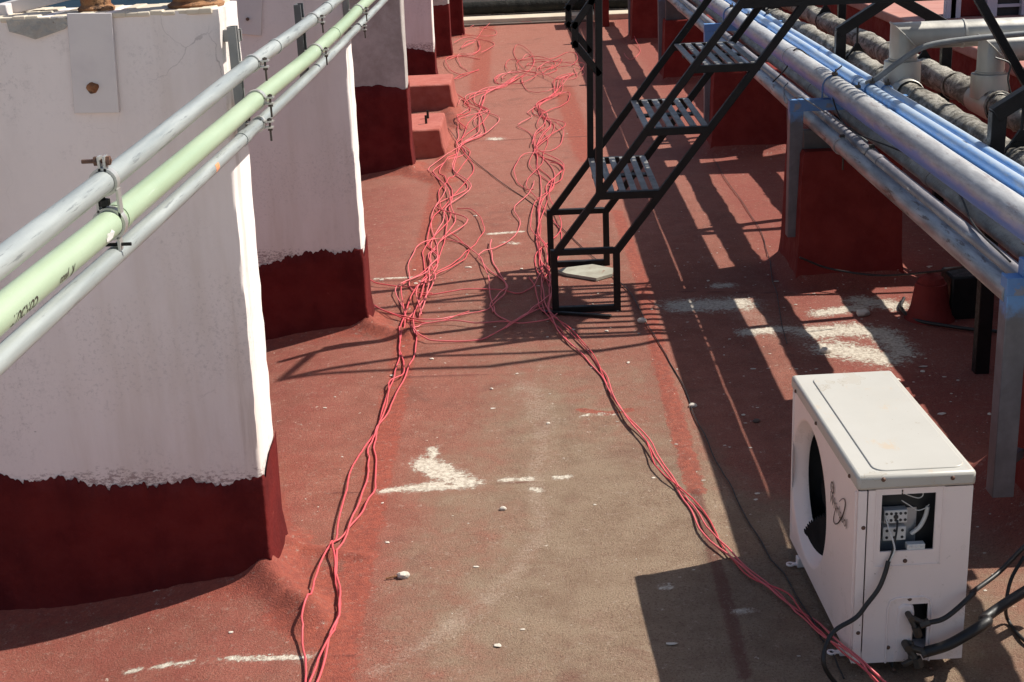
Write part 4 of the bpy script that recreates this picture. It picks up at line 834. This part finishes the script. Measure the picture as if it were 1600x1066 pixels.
# lettering on the front panel
ty, tz = front_l(1311, 797)
vs_, fs_ = text_mesh('Whirlpool', .044, .22, 0.)
m = MB(); m.add([(-.0028, ty-u*.92, tz+v*1.0) for (u, v, _) in vs_], fs_); L(m, 'lettering', MINK, fp, ang=0)
pts = []
for t in np.linspace(-.9, 4.9, 44):
    a, b = math.cos(t), math.sin(t); q = front_l(1313.5+6.5*b*.9+7.0*a, 799-19.5*a+4*b); pts.append((-.003, q[0], q[1]))
m = MB(); m.tube(pts, [.0007+.0009*abs(math.sin(i/43*3.14)) for i in range(44)], 6); L(m, 'lettering_swoosh', MINK, fp, ang=60)
by, bz = front_l(1302.5, 762)
m = MB(); m.lathe([(.0125, 0), (.0160, 0), (.0160, .001), (.0125, .001)], (-.0028, by, bz), (-1, 0, 0), 24, True); vv_, ff_ = text_mesh('WP', .013, .1, .0003); m.add([(-.003, by-u, bz+v) for u, v, _ in vv_], ff_); L(m, 'badge', MINK, fp, ang=0)

# hoses and cables of the unit
def W(p): p = V(*p); return AO+axx*p[0]+ayy*p[1]+V(0, 0, p[2])
def cable(name, pts, r, mat, label, cat='cable', group=None, n=8, seg=8):
    m = MB(); m.tube(crom(pts, seg), r, n); o = m.build(name, mat, None, 60); return tag(o, label, cat, group)
def ap(p, dz=0): return V(p[0], p[1], dz)
a = W(va); cable('refrigerant_hose', [a, a+V(.05, -.005, .018), a+V(.12, .02, .065), at_y(1520, 925, 3.15), at_y(1560, 895, 3.25), at_y(1600, 855, 3.35), at_y(1640, 820, 3.4)], .0065, MBWIRE, 'thin black refrigerant hose leaving the upper valve of the air conditioner', 'hose', 'hoses of the air conditioner')
a = W(vb); cable('refrigerant_hose', [a, a+V(.06, -.005, .025), a+V(.15, .02, .065), at_y(1540, 965, 3.12), at_y(1600, 925, 3.2), at_y(1660, 895, 3.3)], .0135, MBWIRE, 'thick black refrigerant hose leaving the lower valve of the air conditioner', 'hose', 'hoses of the air conditioner', 12)
cable('drain_hose', [at_y(1600, 870, 3.33), at_y(1580, 905, 3.3), at_y(1572, 945, 3.25), G(1575, 975)+V(0, 0, .01), G(1600, 1005)+V(0, 0, .008), G(1640, 1030)+V(0, 0, .008)], .005, MBWIRE, 'thin black cable dropping to the floor beside the near pedestal')
q = [W((E_(218, 440)[0], -.008, E_(218, 440)[1])), W((E_(195, 500)[0], -.015, E_(195, 500)[1])), W((E_(160, 570)[0], -.02, E_(160, 570)[1])), W((E_(100, 640)[0], -.025, E_(100, 640)[1])), W((E_(40, 705)[0], -.03, E_(40, 705)[1])), at_y(1305, 985, 3.02), at_y(1290, 1010, 3.0), at_y(1288, 1040, 2.98), G(1310, 1078)+V(0, 0, .012), G(1350, 1095)+V(0, 0, .01), G(1450, 1100)+V(0, 0, .01)]
cable('power_cable', q, .0058, MBWIRE, 'black power cable hanging from the open terminal box of the air conditioner', n=10)

# ------------------------------------------------------------------ red wires and loose black wires on the floor
def on_floor(px_pts, z=.006): return [V(g[0], g[1], float(hz(g[0], g[1]))+z) for g in (G(*p) for p in px_pts)]
def frame_px(pts, ox, oy, s): return [(ox+s*a, oy+s*b) for a, b in pts]
WR = .0030
WG = {'a': 'red wires of the bundle beside the wall fins', 'b': 'red wires of the bundle beside the stair', 'c': 'loose red wire loops between the bundles'}
def wire(pts3, label, grp, r=WR, mat=None, sd=0, lift=.012, name='red_wire'):
    rr = random.Random(sd); P = [V(*p) for p in pts3]; ph = rr.uniform(0, 6)
    for i, p_ in enumerate(P): p_[2] = max(p_[2], float(hz(p_[0], p_[1]))+.004)+lift*(.5+.5*math.sin(i*1.35+ph))
    path = crom(P, 6); m = MB()
    # small kinks of used wire
    r = r*rr.uniform(.86, 1.12); path = [p_+V(.003*math.sin(k*.9+ph)+rr.uniform(-.0012, .0012), .004*math.sin(k*.43+ph*2)+rr.uniform(-.0015, .0015), 0) for k, p_ in enumerate(path)]
    A_ = np.array(path); fl_ = hz(A_[:, 0], A_[:, 1])+r*.9; A_[:, 2] = np.maximum(A_[:, 2], fl_); path = list(A_)
    m.tube(path, r, 6); o = m.build(name, mat or MWIRE, None, 80); return tag(o, label, 'wire', grp)
la = 'red wire lying on the floor in the bundle along the wall fins'; lb = 'red wire in the bundle from the stair foot to the air conditioner'; lc = 'loose red wire looping between the two bundles near the stair foot'; lf = 'red wire in the open tangle joining the two bundles past the stair'; ld2 = 'red wire looping out sideways from a kinked bundle'; lp_ = 'red wire curled on the floor beside the far wall fins'; le_ = 'short red wire lying toward the dark pipe at the roof end'; ldb = 'red wire kinked alongside the stair posts, running up the roof'; ld_ = 'red wire in the kinked bundle leading up the roof past the stair'
near_a = [[(80, 1090), (70, 960), (68, 900), (100, 800), (150, 650), (180, 620), (235, 570), (280, 500), (300, 440), (295, 340), (300, 290), (330, 210), (350, 130), (370, 60), (375, 0)],
          [(85, 1090), (150, 950), (185, 870), (175, 760), (165, 660), (175, 620), (205, 470), (235, 370), (290, 290), (330, 190), (345, 130), (390, 95), (380, 40), (374, -10)],
          [(110, 1090), (160, 930), (188, 860), (180, 760), (172, 680), (200, 620), (235, 540), (265, 460), (278, 380), (275, 340), (300, 280), (340, 220), (390, 110), (415, 50), (428, 0)]]
ctrA = [(640, 500), (655, 455), (665, 430), (672, 405), (678, 385), (692, 350), (697, 325), (703, 298), (712, 268), (724, 240), (722, 228), (735, 212), (748, 190), (753, 174), (742, 164), (748, 152), (770, 141), (790, 134), (812, 120)]
knA = [.5, .7, .25, .6, .5, .7, .3, .9, 1, .5, .25, .8, .9, .4, .8, .6, .5, .3, .6]
ctrB = [(1388, 1085), (1330, 1030), (1275, 985), (1225, 938), (1165, 890), (1112, 845), (1078, 790), (1040, 745), (1003, 690), (966, 640), (950, 602), (925, 567), (890, 527), (862, 492), (853, 452), (852, 425), (848, 395), (850, 360), (846, 320), (852, 290), (856, 262), (841, 240), (838, 218), (850, 198), (853, 180), (843, 166), (866, 148), (882, 128), (898, 117)]
knB = [.3, .25, .25, .3, .3, .25, .25, .2, .25, .3, .2, .3, .4, .2, .5, .3, .7, .5, .3, .9, 1, .2, .8, .9, .4, .5, .7, .6, .4]
def strands(ctr, kn, count, lab, grp, sd0, amp, sub=(0, None), lift=.014):
    base = [G(*p) for p in ctr]
    if ctr is ctrB: base[0] = at_y(1388, 1085, 2.93); base[1] = at_y(1330, 1030, 3.0)
    for k in range(count):
        rr = random.Random(sd0+k); a, b = sub if k >= 3 else (0, None)
        P = []
        for i, p_ in enumerate(base):
            d = base[min(i+1, len(base)-1)]-base[max(i-1, 0)]; nrm = unit(V(-d[1], d[0], 0)); s_ = math.sin(i*rr.uniform(.9, 1.5)+rr.uniform(0, 6.28))
            P.append(p_+nrm*amp*kn[i]*(s_*.8+rr.uniform(-.45, .45))+unit(d)*rr.uniform(-.03, .03))
        P = P[a:b]; wire(P, lab, grp, sd=sd0+k, lift=lift)
for k, pts in enumerate(near_a):
    P = on_floor(frame_px(pts, 440, 540, .4934)); base = [G(*p) for p in ctrA]; rr = random.Random(k)
    ext = []
    for i, p_ in enumerate(base):
        d = base[min(i+1, len(base)-1)]-base[max(i-1, 0)]; nrm = unit(V(-d[1], d[0], 0)); ext.append(p_+nrm*.13*knA[i]*(math.sin(i*1.2+k*2.1)*.8+rr.uniform(-.4, .4)))
    wire(P+ext, la, WG['a'], sd=k, lift=.014)
strands(ctrA, knA, 4, ld_, WG['a'], 20, .17, (0, 17), .02)
strands(ctrB, knB, 3, lb, WG['b'], 40, .075, lift=.014)
base_b = ctrB[13:], knB[13:]
strands(base_b[0], base_b[1], 4, ldb, WG['b'], 50, .17, (0, 14), .02)
cp1 = lambda pts: on_floor(frame_px(pts, 560, 280, .2626))
loops = [[(75, 760), (200, 820), (330, 855), (480, 850), (650, 810), (760, 790), (840, 740), (885, 680), (870, 620), (790, 560), (720, 490), (740, 455), (800, 430), (900, 370), (965, 280), (930, 190), (1020, 100), (1045, 20)],
         [(350, 965), (325, 920), (345, 890), (400, 875), (560, 870), (700, 880), (850, 860), (920, 858), (1000, 820), (1060, 780), (1150, 700)],
         [(300, 940), (380, 965), (450, 980), (600, 975), (750, 960), (870, 910), (940, 860), (1010, 810), (1110, 740)],
         [(65, 625), (150, 645), (300, 652), (420, 620), (470, 590), (560, 545), (640, 480), (655, 420), (600, 370), (540, 330)],
         [(380, 700), (480, 702), (650, 680), (850, 675), (950, 690), (1030, 655), (1080, 590), (1095, 540)],
         [(440, 700), (330, 680), (302, 600), (310, 500), (370, 410), (460, 370), (560, 372), (650, 410), (730, 500), (770, 600), (795, 740), (830, 820), (930, 870), (1050, 880), (1150, 850), (1182, 800), (1120, 772), (1000, 830), (880, 915)],
         [(790, 380), (790, 450), (815, 530), (880, 640), (840, 710), (790, 760), (800, 800)],
         [(1020, 590), (1060, 680), (1075, 780), (1130, 840), (1200, 910), (1270, 1000)],
         [(590, 180), (680, 195), (740, 280), (745, 330), (690, 400), (620, 460), (570, 520), (470, 580)], [(80, 770), (160, 815), (300, 850), (420, 865), (560, 840), (660, 815)]]
for k, pts in enumerate(loops): wire(cp1(pts), lc, 'loose red wires at the stair foot', sd=70+k, lift=.016)
cp2 = lambda pts: on_floor(frame_px(pts, 640, 60, .2252))
floops = [[(640, 335), (700, 320), (800, 255), (860, 180), (840, 110), (760, 60), (725, 85), (740, 150), (800, 220)], [(600, 300), (650, 265), (770, 240), (840, 220), (865, 150), (820, 125), (780, 160)], [(680, 230), (665, 190), (700, 150), (780, 165), (900, 165), (1000, 150), (1090, 105), (1150, 110), (1165, 160), (1130, 200), (1030, 210)],
          [(780, 320), (785, 285), (850, 272), (960, 258), (1020, 225), (1000, 210), (960, 235)], [(780, 290), (800, 350), (870, 385), (950, 385), (1010, 360)], [(620, 320), (590, 290), (640, 265), (760, 255)], [(900, 180), (1000, 170), (1050, 150), (1040, 190), (980, 235)], [(1000, 420), (1100, 390), (1105, 430), (1060, 470), (1000, 500), (920, 545)],
          [(320, 400), (390, 440), (420, 500), (390, 540), (335, 580), (345, 620), (400, 640)], [(340, 480), (360, 430), (410, 480), (350, 560), (330, 600), (380, 640)], [(750, 620), (800, 590), (850, 550), (820, 520), (880, 480)], [(750, 620), (830, 660), (860, 700), (850, 760)], [(1000, 590), (1060, 650), (1060, 720), (1000, 780), (900, 800)], [(900, 800), (790, 830), (730, 920), (740, 990), (800, 1050), (860, 1066)], [(980, 870), (1050, 900), (1070, 960), (1030, 1010), (960, 1030)],
          [(480, 225), (370, 260), (310, 300), (380, 270), (480, 220)], [(490, 150), (350, 130), (260, 150), (265, 210), (320, 250), (400, 260)], [(480, 30), (490, 80), (440, 120), (340, 130), (270, 160)], [(450, 40), (360, 80), (400, 30), (460, 10), (500, -40), (560, -95)], [(370, 70), (430, 40), (470, 20), (480, 90), (410, 125), (340, 130), (350, 190), (400, 230)]]
for k, pts in enumerate(floops): wire(cp2(pts), *((lf, WG['c']) if k < 8 else (ld2, 'red wire side loops') if k < 15 else (lp_, 'red wires by the plinths')), sd=90+k, lift=.02)
for k, pts in enumerate([[(735, 45), (765, 30), (800, 36), (830, 38)], [(745, 40), (790, 27), (830, 33), (860, 30)], [(900, 24), (930, 12), (950, 25), (920, 32)], [(985, 60), (1000, 80), (985, 95), (975, 88)], [(1000, 40), (1030, 45), (1020, 60), (1000, 55)]]): wire(on_floor(pts), le_, 'red wires at the roof end', sd=130+k, lift=.03)
rr_ = random.Random(77)
for k in range(9):
    cx_, cy_ = rr_.choice([(738, 75), (745, 52), (735, 98), (835, 105), (870, 112), (800, 122), (1005, 75), (1000, 50)]); a0 = rr_.uniform(0, 6.28); n_ = rr_.randint(6, 9); el = rr_.uniform(.25, .5); rad = rr_.uniform(14, 34)
    pts = [(cx_+rad*(1+.25*math.sin(i*2.1+a0))*math.cos(a0+i*.85)+i*rr_.uniform(-1, 2.5), cy_+rad*el*math.sin(a0+i*.85)+rr_.uniform(-2, 2)) for i in range(n_)]
    wire(on_floor(pts), lp_ if cx_ < 760 else (le_ if cx_ > 900 else lf), 'red wires by the plinths' if cx_ < 760 else ('red wires at the roof end' if cx_ > 900 else WG['c']), sd=300+k, lift=.03)
# black wires
wire(on_floor([(700, 205), (738, 250), (790, 290), (845, 330), (900, 378), (945, 420), (985, 462), (1020, 525), (1060, 590), (1085, 650), (1115, 715), (1150, 780), (1195, 860), (1225, 900), (1262, 960), (1290, 1010), (1320, 1062)], .004), 'long thin black wire crossing the roof diagonally under the stair', None, .0026, MBWIRE, 200, .004, 'black_wire')
wire(on_floor([(1115, 250), (1140, 290), (1175, 340), (1195, 380), (1205, 430), (1215, 470), (1228, 540)], .003), 'thin black wire trailing between the pipe rack and the stair shadow', None, .002, MBWIRE, 201, .003, 'black_wire')
cable('slack_cable', [V(1.26, 6.34, .16), V(1.40, 6.34, .10), V(1.58, 6.2, .10), V(1.70, 6.0, .16), at_y(1500, 418, 5.6), at_y(1560, 398, 5.3), at_y(1620, 375, 5.1)], .005, MBWIRE, 'slack black cable strung from the tall pedestal under the steel pipes')
cable('floor_hose', [g+V(0, 0, .012) for g in (G(1412, 470), G(1408, 485), G(1428, 503), G(1470, 512), G(1520, 519), G(1570, 523), G(1640, 528))], .008, MBWIRE, 'black hose curving over the floor round the red stub')
cable('tie_cord', [at_x(1315, 105, 1.44)+V(0, 0, .005), V(1.435, 6.529, 0.971), V(1.394, 6.355, 0.904), V(1.389, 6.150, 0.833), V(1.404, 5.945, 0.812), V(1.476, 5.637, 0.807), V(1.537, 5.227, 0.812), V(1.507, 4.817, 0.804), V(1.435, 4.407, 0.791), V(1.414, 3.997, 0.786)], .0035, MBWIRE, 'thin black cord tied round the big silver pipe and trailing on the lower pipes', seg=6)
cable('tie_cord', [V(1.333, 7.534, 0.794), V(1.394, 7.482, 0.873), V(1.435, 7.462, 0.971), V(1.496, 7.380, 0.935), V(1.486, 7.175, 0.873)], .004, MBWIRE, 'short black cord looped over the silver pipe behind the stair')
cable('grey_cord', [V(1.394, 7.431, 0.802), V(1.343, 7.277, 0.794), V(1.281, 6.867, 0.791), V(1.271, 6.611, 0.858), V(1.291, 6.519, 0.873), V(1.363, 6.252, 0.833), V(1.435, 5.842, 0.791)], .0035, MFLEX, 'grey cord hanging across the rack arm near the tall pedestal')

# ------------------------------------------------------------------ small things on the floor
bq = [G(872, 428), G(880, 424), G(925, 418), G(958, 424), G(957, 433), G(932, 440), G(885, 433)]
m = MB(); m.prism([(p_[0], p_[1]) for p_ in bq], lambda a, b, d: V(a, b, d+float(hz(a, b))), .004, .018); tag(m.build('broken_board', MBOARD, None, 0), 'broken faded board lying under the stair foot', 'board')
m = MB(); a, b = G(848, 491), G(955, 498); m.bar(a+V(0, 0, .012), b+V(0, 0, .012), .02, .012); tag(m.build('black_strip', MBLACK, None, 30, .003), 'flat black strip lying on the floor at the stair foot', 'strip')
a = G(1482, 505)
root = empty('floor_outlet', (a[0]-.02, a[1], 0), 'red painted floor outlet stub with a dark open hood, under the steel pipes', 'pipe stub')
m = MB(); m.lathe([(.115, -.01), (.095, .02), (.082, .06), (.074, .11), (.066, .16), (.05, .165)], (a[0]-.06, a[1]+.08, 0), (0, 0, 1), 20); m.build('stub', MRED2, root, 50)
m = MB(); m.lathe([(.055, .155), (.06, .165), (.05, .185), (.03, .195), (0, .197)], (a[0]-.06, a[1]+.08, 0), (0, 0, 1), 12); m.build('mortar_cap', MRED2, root, 0)
m = MB(); m.box(a[0]+.02, a[0]+.16, a[1]+.05, a[1]+.22, -.01, .19); m.build('hood', MBLACK, root, 30, .01)
peb = [((630, 903), .016, 'white plaster lump casting a long shadow on the open floor'), ((1082, 637), .013, 'white plaster lump resting against the diagonal black wire'), ((1003, 505), .018, 'white plaster lump just beside the stair foot'), ((1290, 552), .02, 'white plaster lump in the striped light behind the air conditioner'), ((1348, 493), .026, 'white plaster lump beside the red floor stub'), ((1440, 735), .014, 'small plaster lump between air conditioner and rack post'), ((786, 797), .010, 'small white plaster lump near the white paint spill'), ((1182, 660), .012, 'dark grit lump in the pipe shadow beside the air conditioner')]
for k, (q, r, lab) in enumerate(peb):
    g = G(*q); m = MB(); m.ico((g[0], g[1], float(hz(g[0], g[1]))+r*.45), r, 2, (1.2, .9, .7), .14, k); tag(m.build('plaster_lump', MDKROCK if k == 7 else MROCK, None, 0), lab, 'lump', 'plaster lumps on the roof')
a = G(630, 903); m = MB(); m.tube([a+V(0, .0, .012), a+V(-.012, -.004, .010), a+V(-.05, -.012, .006)], .0025, 6); tag(m.build('twig', MRUST, None, 50), 'short dark nail beside the plaster lump on the open floor', 'nail')
m = MB(); rr = random.Random(5)
for k in range(520):
    if k < 150: x = rr.uniform(-.9, 1.1); y = rr.uniform(2.7, 7)
    elif k < 460: x = rr.gauss(1.35, .35); y = rr.uniform(3.3, 7.2)
    else: x = rr.uniform(-.6, 2); y = rr.uniform(6, 12)
    if any(float(rect_d(np.array(x), np.array(y), *p_)) < .02 for p_ in PEDS) or (x < -.7 and any(f[0]-.06 < y < f[1]+.05 for f in FINS)) or (.68 < x < 1.08 and 3.0 < y < 3.82): continue
    r = rr.choice([.002, .0025, .003, .004, .005]) if rr.random() > .08 else .009
    m.ico((x, y, float(hz(x, y))+r*.3), r, 1, (rr.uniform(.8, 2.2), rr.uniform(.7, 1.2), rr.uniform(.2, .45)), .3, k)
o = m.build('plaster_crumbs', MROCK, None, 0); o['kind'] = 'stuff'; o['label'] = 'white plaster crumbs scattered over the roof floor'; o['category'] = 'crumbs'
